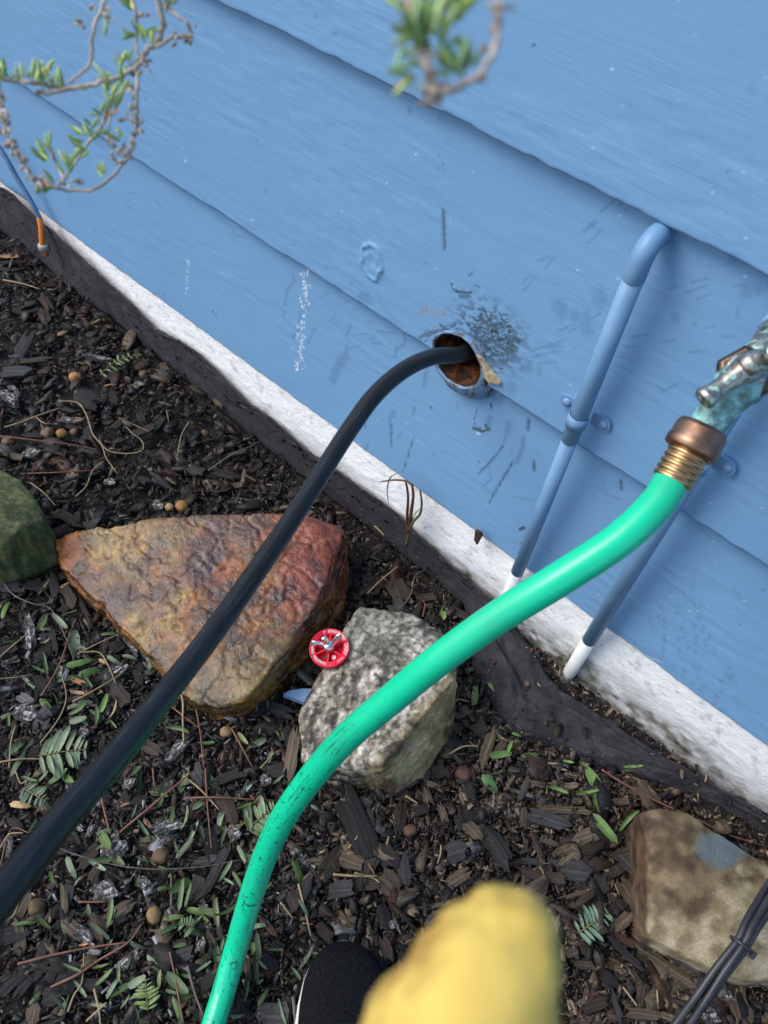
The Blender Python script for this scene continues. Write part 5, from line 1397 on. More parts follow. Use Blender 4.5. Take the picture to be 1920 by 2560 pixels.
B(640, 1920, 1190, 230, 1230, 350, 45, 'tan'); B(640, 1920, 1290, 290, 1330, 410, 40, 'brown'); B(640, 1920, 1000, 290, 1130, 250, 60, 'dark'); B(640, 1920, 670, 200, 745, 240, 50, 'grey'); B(640, 1920, 1380, 60, 1400, 210, 55, 'dark'); B(640, 1920, 1160, 30, 1240, 10, 80, 'brown')
for a in ((100, 290, 400, 380, 85, 'grey'), (150, 260, 520, 280, 45, 'tan'), (130, 430, 200, 590, 30, 'brown'), (190, 470, 320, 500, 30, 'tan'), (430, 560, 610, 480, 60, 'brown'), (270, 560, 390, 510, 50, 'tan'), (260, 640, 520, 680, 110, 'grey'), (310, 850, 510, 790, 22, 'tan'),
          (670, 1040, 780, 930, 60, 'tan'), (440, 1110, 530, 1230, 70, 'brown'), (400, 1270, 540, 1280, 40, 'brown'), (630, 1100, 870, 1330, 40, 'dark'), (770, 1120, 1200, 1420, 55, 'tan'), (900, 1200, 1000, 1370, 35, 'tan'), (640, 1440, 720, 1659, 35, 'grey'), (460, 1560, 640, 1500, 60, 'brown'), (740, 1580, 1000, 1610, 50, 'tan'),
          (1430, 1450, 1530, 1659, 110, 'tan'), (700, 730, 800, 860, 90, 'tan'), (60, 600, 190, 610, 40, 'grey'), (40, 230, 110, 60, 40, 'grey'), (390, 220, 460, 210, 40, 'tan'), (640, 220, 770, 215, 40, 'tan'), (760, 130, 830, 170, 50, 'tan'), (700, 560, 830, 690, 80, 'grey'), (580, 1330, 700, 1420, 60, 'dark'), (350, 1220, 430, 1180, 40, 'tan'), (1010, 1190, 1270, 1340, 50, 'grey'), (20, 660, 380, 740, 60, 'brown')):
    B(1280, 1920, *a)
for a in ((1420, 230, 1540, 160, 110, 'dark'), (700, 1270, 700, 1310, 40, 'brown')): pass
for a in ((90, 690, 200, 480, 75, 'dark'), (130, 330, 240, 290, 90, 'dark'), (270, 330, 310, 450, 55, 'brown'), (260, 250, 330, 340, 50, 'brown'), (100, 690, 340, 660, 35, 'brown'), (0, 750, 220, 740, 90, 'grey'), (470, 900, 640, 950, 130, 'dark'), (860, 730, 970, 680, 50, 'brown'), (720, 850, 750, 980, 45, 'dark'),
          (890, 1010, 930, 1080, 45, 'dark'), (1390, 900, 1430, 980, 50, 'tan'), (1040, 1260, 1110, 1340, 55, 'brown'), (1040, 690, 1080, 740, 45, 'tan'), (60, 1290, 160, 1310, 45, 'tan'), (390, 1060, 560, 1070, 40, 'tan'), (820, 1160, 1010, 1110, 50, 'dark'), (1360, 1390, 1550, 1440, 60, 'dark'), (1500, 1490, 1580, 1480, 50, 'tan'), (1460, 1300, 1600, 1260, 30, 'tan'), (500, 1230, 640, 1290, 40, 'dark'), (1220, 1370, 1290, 1410, 60, 'grey')):
    B(0, 640, *a)
for a in ((330, 400, 370, 560, 60, 'dark'), (420, 480, 480, 620, 60, 'brown'), (480, 500, 600, 740, 30, 'dark'), (390, 10, 540, 90, 60, 'brown'), (560, 120, 640, 30, 50, 'grey'), (0, 900, 120, 870, 60, 'dark'), (890, 1460, 1060, 1590, 70, 'brown'), (210, 1080, 310, 1130, 70, 'dark'), (330, 720, 370, 930, 30, 'dark'), (400, 1470, 520, 1420, 50, 'dark')):
    B(0, 1280, *a)
for a in ((1430, 160, 1530, 380, 90, 'brown'), (1280, 890, 1500, 480, 60, 'dark'), (600, 950, 680, 1110, 80, 'brown'), (680, 1000, 870, 860, 70, 'tan'), (500, 640, 640, 500, 70, 'brown'), (580, 740, 650, 610, 50, 'brown'), (410, 740, 430, 960, 35, 'tan'), (110, 970, 200, 810, 45, 'tan'), (270, 1500, 410, 1440, 90, 'dark'), (1110, 1250, 1250, 1180, 70, 'grey'), (1290, 1440, 1390, 1330, 70, 'dark'), (200, 1659, 230, 1530, 70, 'tan'), (640, 100, 740, 20, 50, 'dark'), (1380, 90, 1590, 20, 60, 'dark'), (300, 1390, 360, 1290, 50, 'dark'), (1270, 610, 1420, 580, 50, 'grey')):
    B(0, 1920, *a)
# mould-whitened pieces
for ox, oy, x0, y0, x1, y1, wd in ((0, 1280, 95, 1280, 240, 1300, 110), (0, 1920, 690, 600, 800, 440, 130), (0, 1920, 600, 830, 760, 760, 110), (0, 1920, 985, 410, 1190, 340, 70), (0, 1920, 490, 1040, 610, 1130, 60), (0, 1920, 820, 140, 850, 60, 60), (0, 1920, 560, 250, 650, 190, 90), (0, 1280, 180, 650, 210, 880, 55), (0, 1280, 660, 1080, 820, 990, 60), (0, 1280, 1090, 1610, 1210, 1460, 70), (0, 1280, 860, 1440, 990, 1250, 50),
                                 (0, 1920, 1470, 440, 1570, 400, 80), (0, 1920, 900, 720, 960, 770, 60), (0, 1920, 460, 510, 500, 550, 50), (640, 1920, 30, 90, 90, 60, 70), (640, 1920, 870, 990, 900, 1030, 45), (1280, 1920, 1230, 1600, 1340, 1580, 100), (1280, 1920, 1330, 1460, 1440, 1480, 60), (0, 640, 170, 1300, 240, 1240, 80), (0, 640, 390, 1050, 480, 1070, 45), (0, 640, 50, 860, 110, 850, 40), (0, 640, 0, 880, 120, 950, 60), (0, 640, 870, 820, 930, 830, 40), (0, 640, 560, 655, 710, 665, 30), (0, 640, 670, 1450, 750, 1470, 50), (0, 640, 990, 1620, 1050, 1600, 80), (0, 1280, 800, 810, 890, 900, 30), (0, 1280, 920, 890, 990, 980, 40), (0, 1280, 520, 1400, 570, 1450, 50), (0, 1920, 1340, 880, 1300, 940, 50), (0, 1920, 1290, 1200, 1310, 1100, 45), (0, 1920, 480, 360, 540, 400, 35), (0, 1920, 570, 450, 600, 360, 35)):
    B(ox, oy, x0, y0, x1, y1, wd, 'white')
# the rest of the larger loose chips
n_have = sum(1 for o in bpy.data.objects if o.name.startswith('wood_chip')); tries = 0
while n_have < 296 and tries < 5000:
    tries += 1
    px, py = rc.uniform(0, 1920), rc.uniform(560, 2560)
    p = ground_px(px, py, .012)
    if p[1] > -0.07 or blocked(p[0:1], p[1:2], 0)[0] or inside(FAB_POLY, p[0:1], p[1:2])[0]: continue
    c = chip_colour(rc, px, py)
    s = c.sum(); look = 'tan' if s > .14 else ('dark' if s < .05 else ('grey' if abs(c[0] - c[2]) < .008 else 'brown'))
    if s > .4: look = 'white'
    chip_obj(p, rc.uniform(.026, .05), rc.uniform(.8, 1.3), rc.uniform(0, 6.28), .16, look, c); n_have += 1

# ------------------------------------------------------------------ seeds
def build_seeds():
    mt = NT('tan_seed'); v = mt.coord('Object'); oi = mt.n('ShaderNodeObjectInfo'); n = mt.noise(v, 140, 4)
    c = mt.mix(1.0, oi.outputs['Color'], mt.ramp(n, [(0.3, (0.55,) * 3), (0.7, (1.25,) * 3)]), 'MULTIPLY'); mt.bump(n, .5, .0015); m_ = mt.set(c, .5)
    bm = bmesh.new(); bmesh.ops.create_icosphere(bm, subdivisions=3, radius=1.0)
    for v_ in bm.verts:
        p = np.array(v_.co)[None]; k = 1 + .42 * (float(fbm(p * 1.4, 3, 33)[0]) - .5)
        if v_.co.z > .85: k *= .93
        v_.co *= k
    me = bpy.data.meshes.new('seed'); bm.to_mesh(me); bm.free(); me.materials.append(m_)
    me.polygons.foreach_set('use_smooth', [True] * len(me.polygons))
    amber, tan, brn = (0.34, 0.17, 0.045), (0.30, 0.19, 0.08), (0.13, 0.075, 0.035)
    for ox, oy, x, y, r, c, lab in ((0, 640, 488, 785, 40, (0.42, 0.20, 0.06), 'round orange seed beside the small fern sprig near the cloth'), (0, 640, 400, 1150, 34, amber, 'shiny amber seed above the mossy boulder'), (0, 640, 305, 1150, 44, brn, 'larger rough brown seed above the mossy boulder, left of the amber one'),
                                    (0, 640, 480, 1140, 26, brn, 'small dark seed right of the amber one above the mossy boulder'), (0, 640, 55, 1205, 42, brn, 'rough brown seed at the left edge above the mossy boulder'), (0, 640, 1178, 1625, 46, amber, 'large amber seed just above the rust flagstone'), (0, 640, 1098, 1630, 30, (0.36, 0.26, 0.12), 'small pale seed just above the rust flagstone'),
                                    (0, 640, 930, 765, 30, brn, 'brown seed right of the fern sprig near the cloth'), (0, 1280, 1465, 1425, 40, tan, 'tan oval seed below the tip of the rust flagstone'), (0, 1920, 1000, 955, 48, (0.30, 0.18, 0.075), 'oval tan seed left of the green hose near the bottom'), (0, 1920, 1040, 570, 52, brn, 'dark brown seed half buried between the two hoses'), (0, 1920, 240, 900, 55, brn, 'flat brown seed husk beside the black hose'), (640, 1920, 1000, 405, 45, (0.10, 0.05, 0.03), 'dark reddish seed below the grey banded rock'), (640, 1920, 1345, 40, 52, (0.11, 0.05, 0.035), 'dark red seed right of the grey banded rock'), (0, 640, 1330, 1150, 30, brn, 'brown seed under the black hose by the cloth')):
        a, b = crop(ox, oy, [(x, y)])[0]; p = ground_px(a, b, .010); R_ = .9 * r * 640 / 1659 / FOC * np.linalg.norm(p - CAM)
        o = ob('seed', me); o.location = tuple(p); o.scale = (R_ * rl.uniform(.95, 1.1), R_ * rl.uniform(.85, 1.0), R_ * rl.uniform(.85, 1)); o.rotation_euler = (rl.uniform(-.5, .5), rl.uniform(-.5, .5), rl.uniform(0, 6))
        o.color = (*c, 1); tag(o, lab, 'seed', 'seeds scattered on the mulch')
build_seeds()

# ------------------------------------------------------------------ leaf clippings, ferns and twigs
def blade(name, w_, bend, fold, blunt, sd):
    r_ = random.Random(sd); st = [(0, .35 if blunt else .1), (.12, .8), (.35, 1), (.65, .95), (.88, .75), (1, .55 if blunt else .08)]
    V = []; UV = []
    for x, q in st:
        z = bend * (x - .3) ** 2; j = r_.uniform(.88, 1.1)
        for yy, zz in ((-1, fold), (-.5, fold * .35), (0, -.012), (.5, fold * .35), (1, fold * r_.uniform(.4, 1.2))):
            V.append((x + (r_.uniform(-.04, .04) if x in (0, 1) else 0), yy * q * j * w_ / 2, z + zz * q * w_)); UV.append((x, yy))
    F = [(i * 5 + k, (i + 1) * 5 + k, (i + 1) * 5 + k + 1, i * 5 + k + 1) for i in range(len(st) - 1) for k in range(4)]
    return mesh_of(name, V, F, M['leaf'], uv=UV)
CLIP_ME = [blade('leaf_clipping', *q) for q in ((.21, .15, .16, True, 1), (.26, -.45, .22, True, 2), (.17, .5, .3, False, 3), (.23, -.6, -.12, False, 4), (.30, .2, .2, True, 5), (.15, .8, .3, True, 6), (.25, -.2, .4, False, 7))]
CL_COL = [(0.050, 0.095, 0.024), (0.070, 0.125, 0.040), (0.110, 0.165, 0.085), (0.135, 0.195, 0.115), (0.085, 0.16, 0.028), (0.13, 0.17, 0.06)]
def clipping(px, py, L, ang=None, col=None, label=None, k=None, dz=.016, wf=1.0):
    p = ground_px(px, py, dz)
    o = ob('leaf_clipping', CLIP_ME[rl.randrange(len(CLIP_ME)) if k is None else k])
    o.location = tuple(p); o.rotation_euler = (rl.gauss(0, .45), rl.gauss(0, .2), rl.uniform(0, 6.28) if ang is None else ang); o.scale = (L * 1.1, L * rl.uniform(1.0, 1.6) * wf, L)
    c = col or rl.choice(CL_COL); k_ = rl.uniform(.55, 1.15); o.color = (c[0] * k_, c[1] * k_, c[2] * k_, 1)
    if label: tag(o, label, 'leaf')
    elif c[0] > c[1]: tag(o, 'dry orange brown leaf scrap lying on the mulch', 'leaf', 'dry leaf scraps on the mulch')
    else: tag(o, 'cut green leaf lying on the mulch', 'leaf', 'green leaf clippings on the mulch')
def img_ang(px, py, qx, qy):
    p, q = ground_px(px, py, .016), ground_px(qx, qy, .016); return ang_of(p, q), float(np.linalg.norm(q - p))
def leaf_line(ox, oy, x0, y0, x1, y1, col=None, label=None, wf=1.0):
    (a, b), (c, d) = crop(ox, oy, [(x0, y0), (x1, y1)]); an, L = img_ang(a, b, c, d); clipping(a, b, L, an, col, label, wf=wf)
BG = (0.12, 0.22, 0.05)
for a in ((0, 1280, 340, 660, 440, 760), (0, 1280, 470, 760, 490, 910), (0, 1280, 280, 920, 305, 1060), (0, 1280, 140, 1060, 215, 1130), (0, 1280, 500, 1060, 660, 1000), (0, 1280, 420, 1000, 580, 985), (0, 1280, 650, 1300, 710, 1200), (0, 1280, 1080, 1385, 1230, 1405), (0, 1280, 760, 750, 880, 770), (0, 1280, 670, 690, 790, 640), (0, 1280, 780, 690, 740, 620), (0, 1280, 790, 930, 880, 950), (0, 1280, 690, 930, 760, 980), (0, 1280, 840, 830, 920, 880), (0, 1280, 650, 790, 760, 780), (0, 1280, 280, 850, 330, 830), (0, 1280, 510, 1320, 570, 1370), (0, 1280, 1130, 1110, 1195, 1080), (0, 1280, 1060, 1200, 1100, 1140), (0, 1280, 990, 1285, 1130, 1250), (0, 1280, 1540, 1430, 1600, 1500), (0, 1280, 10, 690, 45, 570),
          (0, 1920, 140, 60, 260, 120), (0, 1920, 250, 90, 310, 30), (0, 1920, 430, 570, 470, 700), (0, 1920, 320, 670, 345, 750), (0, 1920, 850, 330, 870, 250), (0, 1920, 1290, 380, 1330, 490), (0, 1920, 1430, 300, 1440, 450), (0, 1920, 1250, 270, 1340, 180), (0, 1920, 1160, 920, 1190, 740), (0, 1920, 1200, 900, 1250, 760), (0, 1920, 1010, 790, 1100, 760), (0, 1920, 400, 1010, 470, 1130), (0, 1920, 220, 960, 310, 1050), (0, 1920, 90, 1020, 210, 1000), (0, 1920, 1060, 980, 1180, 960), (0, 1920, 1040, 1070, 1160, 1000), (0, 1920, 1190, 1050, 1330, 1060), (0, 1920, 840, 1120, 950, 1190), (0, 1920, 950, 1200, 1040, 1260), (0, 1920, 1270, 1320, 1360, 1260), (0, 1920, 1340, 1000, 1400, 1130), (0, 1920, 1450, 1100, 1430, 1180), (0, 1920, 1400, 1150, 1410, 1290), (0, 1920, 620, 1410, 730, 1320), (0, 1920, 690, 1490, 760, 1370), (0, 1920, 700, 1480, 850, 1390), (0, 1920, 590, 1530, 690, 1540), (0, 1920, 590, 1300, 700, 1290), (0, 1920, 830, 1420, 940, 1360), (0, 1920, 780, 1560, 840, 1480), (0, 1920, 1120, 1480, 1170, 1640), (0, 1920, 820, 1300, 850, 1220), (0, 1920, 715, 1020, 745, 920), (0, 1920, 570, 880, 580, 970), (0, 1920, 680, 1180, 720, 1110), (0, 1920, 1540, 500, 1590, 600), (0, 1920, 1570, 560, 1659, 590), (0, 1920, 1440, 710, 1520, 750), (0, 1920, 1510, 670, 1580, 770), (0, 1920, 1610, 240, 1620, 400), (0, 1920, 1020, 640, 1080, 660), (0, 1920, 970, 590, 1000, 640), (0, 1920, 900, 690, 880, 760), (0, 1920, 480, 1380, 560, 1480), (0, 1920, 420, 1530, 450, 1470), (0, 1920, 400, 1270, 520, 1330), (0, 1920, 1070, 1440, 1150, 1460), (0, 1920, 1130, 1290, 1170, 1410), (0, 1920, 1150, 1470, 1240, 1430), (0, 1920, 880, 1560, 900, 1640), (0, 1920, 1460, 940, 1540, 880), (0, 1920, 640, 440, 690, 400), (0, 1920, 410, 390, 490, 430),
          (640, 1920, 240, 590, 310, 740), (640, 1920, 250, 520, 300, 570), (640, 1920, 430, 520, 500, 650), (640, 1920, 0, 1230, 60, 1310), (640, 1920, 10, 1550, 75, 1440), (640, 1920, 110, 100, 170, 50), (640, 1920, 20, 1580, 60, 1570), (640, 1920, 60, 790, 100, 740), (640, 1920, 10, 1400, 45, 1370)):
    leaf_line(*a)
for a in ((1280, 1920, 480, 0, 625, 205), (1280, 1920, 410, 170, 530, 150), (1280, 1920, 535, 120, 515, 280), (1280, 1920, 525, 300, 660, 470), (1280, 1920, 690, 405, 775, 290), (1280, 1920, 235, 115, 345, 135), (1280, 1920, 720, 20, 820, 5), (1280, 1280, 290, 1350, 355, 1410), (1280, 1280, 60, 1580, 160, 1570), (1280, 1280, 330, 1610, 390, 1625), (1280, 1280, 440, 1620, 500, 1659), (1280, 1280, 720, 1652, 830, 1650), (1280, 1280, 0, 1430, 60, 1450),
          (640, 1280, 1500, 1100, 1590, 1190), (640, 1280, 1415, 1255, 1430, 1120), (640, 1280, 1510, 1580, 1640, 1560), (640, 1280, 1620, 1380, 1659, 1400), (640, 1280, 1215, 690, 1225, 590), (640, 1280, 1630, 1560, 1659, 1480)):
    leaf_line(*a, col=BG)
leaf_line(640, 1920, 1470, 40, 1555, 145, (0.05, 0.13, 0.03), 'dark glossy green leaf right of the grey banded rock', 1.5)
for a in ((0, 1280, 240, 540, 290, 450), (0, 1280, 390, 490, 440, 460), (0, 1280, 460, 1080, 560, 1110), (0, 1280, 450, 1160, 540, 1170), (0, 1280, 710, 1340, 780, 1250), (0, 1280, 640, 950, 690, 980), (0, 1280, 540, 690, 590, 740), (0, 640, 580, 440, 640, 410), (0, 640, 670, 345, 720, 325), (0, 640, 370, 510, 430, 480), (0, 640, 670, 840, 740, 820), (0, 1920, 60, 230, 180, 250), (0, 1920, 930, 330, 970, 370), (0, 1920, 510, 1150, 570, 1140), (0, 1920, 780, 250, 840, 230), (0, 640, 120, 0, 0, 0)):
    if a[2]: leaf_line(*a, col=rl.choice([(0.34, 0.17, 0.06), (0.40, 0.25, 0.10), (0.22, 0.10, 0.045)]))
for _ in range(175):
    px, py = rl.uniform(0, 820), rl.uniform(1480, 2560)
    p = ground_px(px, py, .016)
    if blocked(p[0:1], p[1:2], 0)[0]: continue
    clipping(px, py, rl.uniform(.014, .034), dz=rl.uniform(.010, .018))

def frond(label, ox, oy, x0, y0, x1, y1, n, plen, col, curl=0.0):
    (a, b), (c, d) = crop(ox, oy, [(x0, y0), (x1, y1)])
    p, q = ground_px(a, b, .020), ground_px(c, d, .024)
    ax = q - p; L = np.linalg.norm(ax); ax /= L; sd = np.cross((0, 0, 1.0), ax)
    loc = tuple(p)
    root = thing('fern_frond', label, 'fern', loc)
    P = spline([p + ax * L * t + sd * curl * L * math.sin(t * math.pi) + np.array((0, 0, .004 * math.sin(t * 3))) for t in np.linspace(0, 1, 6)], 5)
    sm = M.setdefault('frond_stem', simple('frond_stem', (0.10, 0.075, 0.03), (0.17, 0.15, 0.05), 90, .6))
    tube_part('stem', P, np.linspace(.0011, .0006, len(P)), sm, root, 6, loc)
    base = M.setdefault('pinna', None) or blade('leaflet', .25, -.25, .12, False, 9); M['pinna'] = base
    for i in range(n):
        t = (i + .6) / n; w_ = plen * (.55 + .6 * math.sin(math.pi * min(t * .9 + .1, 1))) * (1 - .45 * t)
        c0 = P[int(t * (len(P) - 1))] - p
        for s in (-1, 1):
            if rl.random() < .10: continue
            w2_ = w_; w_ = w2_ * rl.uniform(.75, 1.12)
            o = ob('leaflet', base, root); dirv = sd * s + ax * rl.uniform(.15, .5) + np.array((0, 0, rl.uniform(-.3, .25)))
            orient(o, c0, dirv, (0, 0, 1), rl.uniform(-.2, .2)); o.scale = (w_, w_ * rl.uniform(.85, 1.1), w_)
            k = rl.uniform(.85, 1.15); o.color = (col[0] * k * .75, col[1] * k * .75, col[2] * k * .75, 1); w_ = w2_
frond('small green fern sprig beside the orange seed near the cloth', 0, 640, 650, 770, 930, 640, 9, .020, (0.17, 0.26, 0.10), .12)
frond('pale green fern frond beside the black hose at the left', 0, 1280, 250, 1580, 560, 1540, 11, .040, (0.19, 0.27, 0.14))
frond('bluish green fern sprig in the mulch right of the yellow glove', 1280, 1920, 430, 1070, 630, 930, 9, .026, (0.19, 0.31, 0.20))
frond('narrow yellow green fern frond near the bottom between the hoses', 0, 1920, 960, 1570, 945, 1370, 10, .018, (0.17, 0.25, 0.06))
frond('pale green fern frond tucked behind the bend of the green hose', 640, 1920, -60, 400, 130, 250, 9, .034, (0.18, 0.26, 0.12))
frond('fern frond under the black hose at the lower left', 0, 1920, 150, 130, 300, 220, 8, .022, (0.13, 0.19, 0.10))
frond('short fern piece left of the green hose bend near the seed', 0, 1920, 1260, 1040, 1160, 1000, 7, .014, (0.14, 0.22, 0.09))

TW = [simple('red_needle', (0.10, 0.042, 0.025), (0.22, 0.095, 0.055), 60, .6, .2), simple('tan_root', (0.20, 0.14, 0.07), (0.36, 0.27, 0.15), 60, .7, .2), simple('grey_twig', (0.07, 0.055, 0.05), (0.15, 0.12, 0.10), 60, .7, .2)]
TWL = ['thin reddish brown needle lying across the mulch', 'thin tan rootlet curling over the mulch', 'thin grey twig lying in the mulch']
def twig(ox, oy, pts, r, kind, label=None, z=.018):
    p2 = crop(ox, oy, pts)
    P = spline([ground_px(a, b, z + rl.uniform(-.003, .006)) for a, b in p2], 8); loc = P[0]
    V, F, UV = tube(P, np.linspace(r, r * .6, len(P)), 6)
    o = part('twig', shift(V, loc), F, TW[kind]); o.location = tuple(loc)
    if label: tag(o, label, 'twig')
    else: tag(o, TWL[kind], 'twig', ('red needles', 'tan rootlets', 'grey twigs')[kind] + ' on the mulch')
for a in ((0, 640, [(0, 1165), (200, 1190), (420, 1215), (640, 1255)], .0014, 0), (0, 640, [(770, 1050), (870, 1095), (970, 1140)], .0016, 0), (0, 640, [(180, 1410), (420, 1400), (640, 1385)], .0014, 0), (0, 640, [(1590, 1420), (1659, 1460)], .0018, 0), (0, 640, [(200, 1470), (290, 1540), (360, 1620)], .0014, 1), (0, 640, [(380, 940), (500, 950), (560, 1030), (600, 1150), (660, 1230), (690, 1310), (760, 1410)], .0014, 1), (0, 640, [(640, 1190), (700, 1260), (820, 1280), (920, 1260), (920, 1200), (860, 1150), (815, 1105)], .0013, 1), (0, 640, [(1225, 1075), (1180, 1150), (1160, 1230), (1150, 1300)], .0012, 1),
          (0, 640, [(490, 1560), (560, 1490), (600, 1390), (670, 1330)], .0014, 1), (0, 640, [(30, 1110), (130, 1080), (230, 1040), (390, 985)], .0017, 1), (0, 640, [(230, 1040), (280, 1080), (340, 1090)], .0013, 1), (0, 640, [(20, 155), (150, 180), (260, 215)], .0020, 1), (0, 640, [(1090, 910), (1150, 880), (1185, 900)], .0022, 2), (0, 640, [(1350, 1390), (1500, 1290), (1659, 1220)], .0020, 2), (0, 640, [(1080, 1000), (1095, 1080)], .0018, 2), (0, 640, [(670, 95), (740, 170), (790, 250)], .0016, 1),
          (0, 1280, [(0, 420), (80, 530), (200, 590), (330, 630), (420, 800), (480, 960)], .0013, 2), (0, 1280, [(270, 1190), (380, 1000), (440, 830), (490, 690)], .0016, 0), (0, 1280, [(260, 1500), (380, 1340), (430, 1200), (400, 1050)], .0013, 1), (0, 1280, [(520, 910), (640, 910), (700, 990), (750, 1110)], .0014, 1), (0, 1280, [(0, 1620), (140, 1600), (290, 1600)], .0015, 1), (0, 1280, [(1110, 1110), (1180, 1200), (1185, 1350), (1190, 1490)], .0020, 1), (0, 1280, [(1270, 1270), (1300, 1450), (1320, 1659)], .0014, 0), (0, 1280, [(1500, 1400), (1570, 1530), (1640, 1659)], .0014, 0), (0, 1280, [(470, 1230), (620, 1150), (800, 1040)], .0015, 1), (0, 1280, [(0, 940), (90, 860), (180, 785)], .0013, 1), (0, 1280, [(60, 1659), (70, 1500), (100, 1380)], .0014, 1), (0, 1280, [(1110, 1260), (1200, 1330), (1290, 1400)], .0014, 0), (0, 1280, [(0, 1080), (110, 1070), (220, 1050)], .0013, 2), (0, 1280, [(500, 920), (680, 830), (800, 790), (960, 800)], .0012, 1),
          (0, 1920, [(660, 520), (820, 380), (1000, 230), (1250, 20)], .0021, 0), (0, 1920, [(640, 110), (670, 250), (715, 430)], .0020, 0), (0, 1920, [(990, 0), (1000, 120)], .0014, 0), (0, 1920, [(350, 505), (520, 570), (760, 630), (1000, 655), (1300, 640), (1560, 595)], .0010, 2), (0, 1920, [(115, 1270), (350, 1210), (600, 1160), (830, 1130)], .0018, 0), (0, 1920, [(330, 1420), (500, 1340), (650, 1240), (830, 1130), (920, 1010)], .0019, 0), (0, 1920, [(1330, 0), (1345, 250), (1370, 520)], .0013, 0), (0, 1920, [(1200, 195), (1400, 190), (1659, 205)], .0017, 0), (0, 1920, [(1100, 1190), (1130, 1330), (1160, 1500), (1190, 1659)], .0015, 0), (0, 1920, [(1215, 1280), (1260, 1450), (1320, 1610)], .0020, 2), (0, 1920, [(610, 1430), (640, 1560), (650, 1659)], .0016, 1), (0, 1920, [(440, 1580), (480, 1470), (530, 1390), (545, 1200)], .0014, 1), (0, 1920, [(100, 20), (140, 100), (200, 30)], .0012, 1), (0, 1920, [(0, 520), (60, 430), (150, 420)], .0014, 1), (0, 1920, [(0, 640), (70, 400), (190, 420)], .0012, 0), (0, 1920, [(30, 1000), (90, 950), (140, 830)], .0018, 1), (0, 1920, [(510, 868), (690, 868)], .0016, 0), (0, 1920, [(1110, 900), (1110, 700)], .0018, 2), (0, 1920, [(1190, 50), (1300, 140), (1420, 270)], .0016, 1), (0, 1920, [(560, 1640), (690, 1520)], .0015, 1),
          (640, 1920, [(275, 750), (320, 930), (355, 1090)], .0016, 1), (640, 1920, [(0, 205), (120, 210)], .0016, 0), (640, 1920, [(240, 1480), (255, 1659)], .0022, 2), (640, 1920, [(500, 690), (650, 700), (790, 700)], .0020, 1), (640, 1920, [(640, 680), (750, 710), (800, 740)], .0017, 1), (640, 1920, [(600, 520), (660, 440)], .0016, 1), (640, 1920, [(730, 620), (770, 690)], .0016, 0), (640, 1920, [(160, 870), (240, 975)], .0016, 1), (640, 1920, [(970, 180), (1050, 230)], .0018, 1), (640, 1920, [(1540, 150), (1540, 220), (1480, 280), (1420, 260)], .0010, 2), (640, 1920, [(1200, 500), (1195, 560), (1175, 620)], .0013, 1), (640, 1920, [(300, 1005), (370, 1012)], .0012, 1),
          (1280, 1920, [(580, 10), (740, 110), (950, 220), (1150, 310), (1400, 430), (1659, 510)], .0018, 0), (1280, 1920, [(180, 640), (200, 690), (135, 790)], .0014, 1), (1280, 1920, [(720, 1420), (810, 1540)], .0014, 1), (1280, 1920, [(940, 1440), (945, 1530)], .0013, 1),
          (640, 1280, [(720, 530), (800, 450), (920, 350)], .0018, 1), (640, 1280, [(920, 640), (1000, 540), (1030, 420), (1100, 370)], .0014, 2), (640, 1280, [(1080, 680), (1095, 600), (1075, 570)], .0016, 0), (640, 1280, [(1250, 1270), (1310, 1215), (1380, 1230)], .0013, 1), (640, 1280, [(1250, 1570), (1340, 1520), (1440, 1515)], .0018, 1), (640, 1280, [(30, 1659), (120, 1560)], .0014, 1), (640, 1280, [(770, 90), (830, 150)], .0018, 1)):
    twig(*a)

# ------------------------------------------------------------------ tell look-alikes apart by what lies beside them
def landmarks():
    def pl(pts, n=12): return [tuple(q[:2]) for q in spline([(a, b, 0) for a, b in pts], n)]
    return [('the rust flagstone', pl([(139, 1352), (400, 1300), (760, 1290), (860, 1420), (800, 1600), (600, 1790), (430, 1690), (200, 1450)])),
            ('the grey banded rock', pl([(906, 1528), (1115, 1605), (1130, 1710), (1050, 1935), (830, 1950), (757, 1880), (800, 1710)])),
            ('the mossy boulder', pl([(0, 1172), (110, 1290), (100, 1425), (0, 1480)])), ('the sandstone block', pl([(1590, 2040), (1820, 2090), (1920, 2160)]) + pl([(1590, 2200), (1600, 2340), (1860, 2470)])),
            ('the red plug', [(823, 1620)]), ('the shoe', pl([(760, 2540), (800, 2370), (870, 2345), (950, 2380)])), ('the yellow glove', pl([(900, 2540), (1220, 2210), (1400, 2350), (1400, 2550)])),
            ('the black hose', pl([(700, 1340), (530, 1585), (280, 1905), (40, 2195)])), ('the green hose', pl([(1110, 1640), (860, 1850), (700, 2055), (622, 2260), (530, 2560)])),
            ('the weed barrier cloth', pl(FAB_OUT)), ('the weed barrier cloth', pl(FAB_OUT2)), ('the pale fern frond', [(150, 1885)]), ('the bluish fern sprig', [(1485, 2305)]), ('the orange seed', [(188, 943)]), ('the amber seed above the flagstone', [(1094 - 640, 1267)]),
            ('the narrow fern frond at the bottom', [(368, 2490)]), ('the left edge', [(0, y) for y in range(600, 2560, 60)]), ('the bottom edge', [(x, 2560) for x in range(0, 1920, 60)]), ('the cable bundle', [(1851, 2364), (1760, 2480)])]
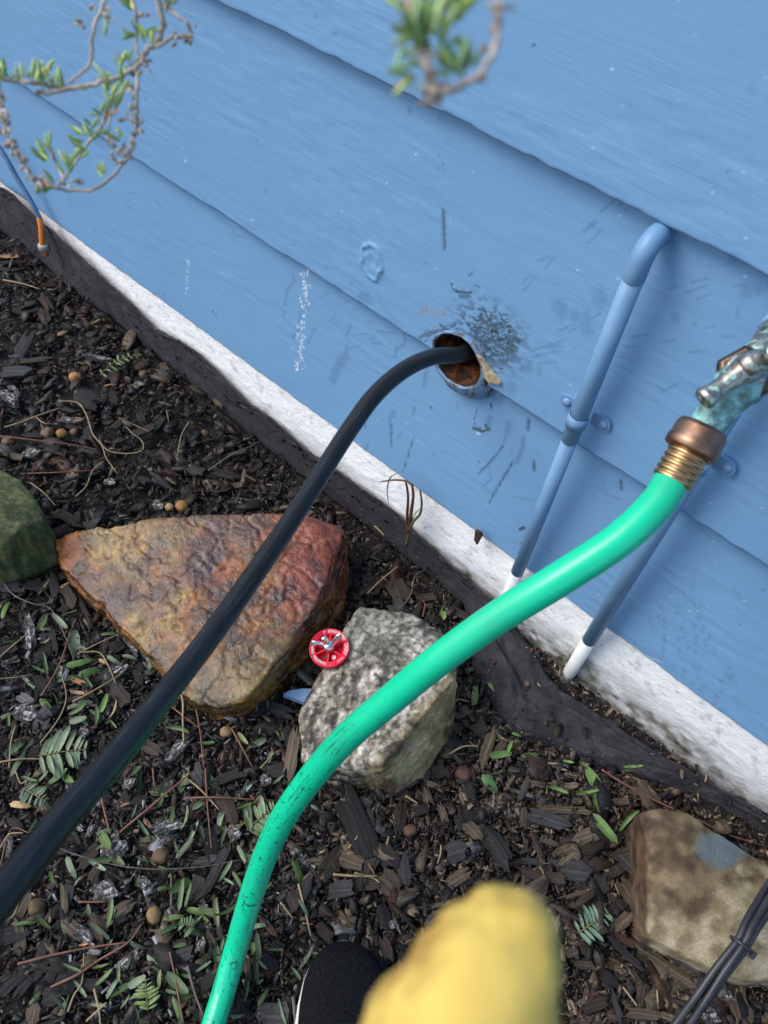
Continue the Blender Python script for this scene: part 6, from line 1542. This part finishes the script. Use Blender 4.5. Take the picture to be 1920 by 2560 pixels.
def relabel():
    L = landmarks(); found = {}
    ORD = ['closest', 'second closest', 'third closest', 'fourth closest', 'fifth closest', 'sixth closest', 'seventh closest', 'eighth closest', 'ninth closest', 'tenth closest', 'eleventh closest', 'twelfth closest', 'thirteenth closest', 'fourteenth closest', 'fifteenth closest', 'sixteenth closest', 'seventeenth closest', 'eighteenth closest', 'nineteenth closest', 'twentieth closest']
    items = [o for o in bpy.data.objects if o.get('group') and o.get('category') in ('wood chip', 'leaf', 'twig')]
    for o in items:
        c = np.array(o.location); px, py = pix(c)
        if o['category'] == 'twig':
            vv = get_v(o.data).mean(0); px, py = pix(c + vv)
        best = None
        for nm, pts in L:
            P = np.array(pts); d = np.hypot(P[:, 0] - px, P[:, 1] - py); i = int(d.argmin())
            if best is None or d[i] < best[0]: best = (d[i], nm, px - P[i, 0], py - P[i, 1])
        d, nm, dx, dy = best
        if nm in ('the left edge', 'the bottom edge'): rel = 'towards'
        elif abs(dx) > abs(dy): rel = 'right of' if dx > 0 else 'left of'
        else: rel = 'below' if dy > 0 else 'above'
        if o['category'] == 'twig':
            k = {'red': 'thin reddish needle', 'tan': 'thin tan rootlet', 'gre': 'thin grey twig'}[o['group'][:3]]
        elif o['category'] == 'leaf':
            g = 'dry orange brown leaf scrap' if o['group'].startswith('dry') else ('sage green leaf clipping' if o.color[2] / o.color[1] > .45 else 'bright green leaf clipping')
            k = ('small ' if o.scale[0] < .018 else ('long ' if o.scale[0] > .030 else '')) + g
        else:
            w_ = max(v.co.y for v in o.data.vertices) - min(v.co.y for v in o.data.vertices); r = w_ * o.scale[1] / o.scale[0]
            sh = 'narrow ' if r < .32 else ('broad ' if r > .55 else '')
            sz = 'long ' if o.scale[0] > .05 else ('short ' if o.scale[0] < .032 else '')
            k = sz + sh + {'dark': 'black', 'tan ': 'tan', 'brow': 'brown', 'grey': 'grey', 'whit': 'mould whitened'}[o['group'][:4]] + ' wood chip'
        found.setdefault((k, rel, nm, o['group']), []).append((d, o))
    for (k, rel, nm, g), l in found.items():
        l.sort(key=lambda q: q[0])
        for i, (d, o) in enumerate(l):
            if len(l) == 1: o['label'] = f'{k} lying {rel} {nm}'
            elif i < len(ORD): o['label'] = f'{ORD[i]} {k} {rel} {nm}'
            else: o['label'] = f'{k} farther {rel} {nm}'
relabel()
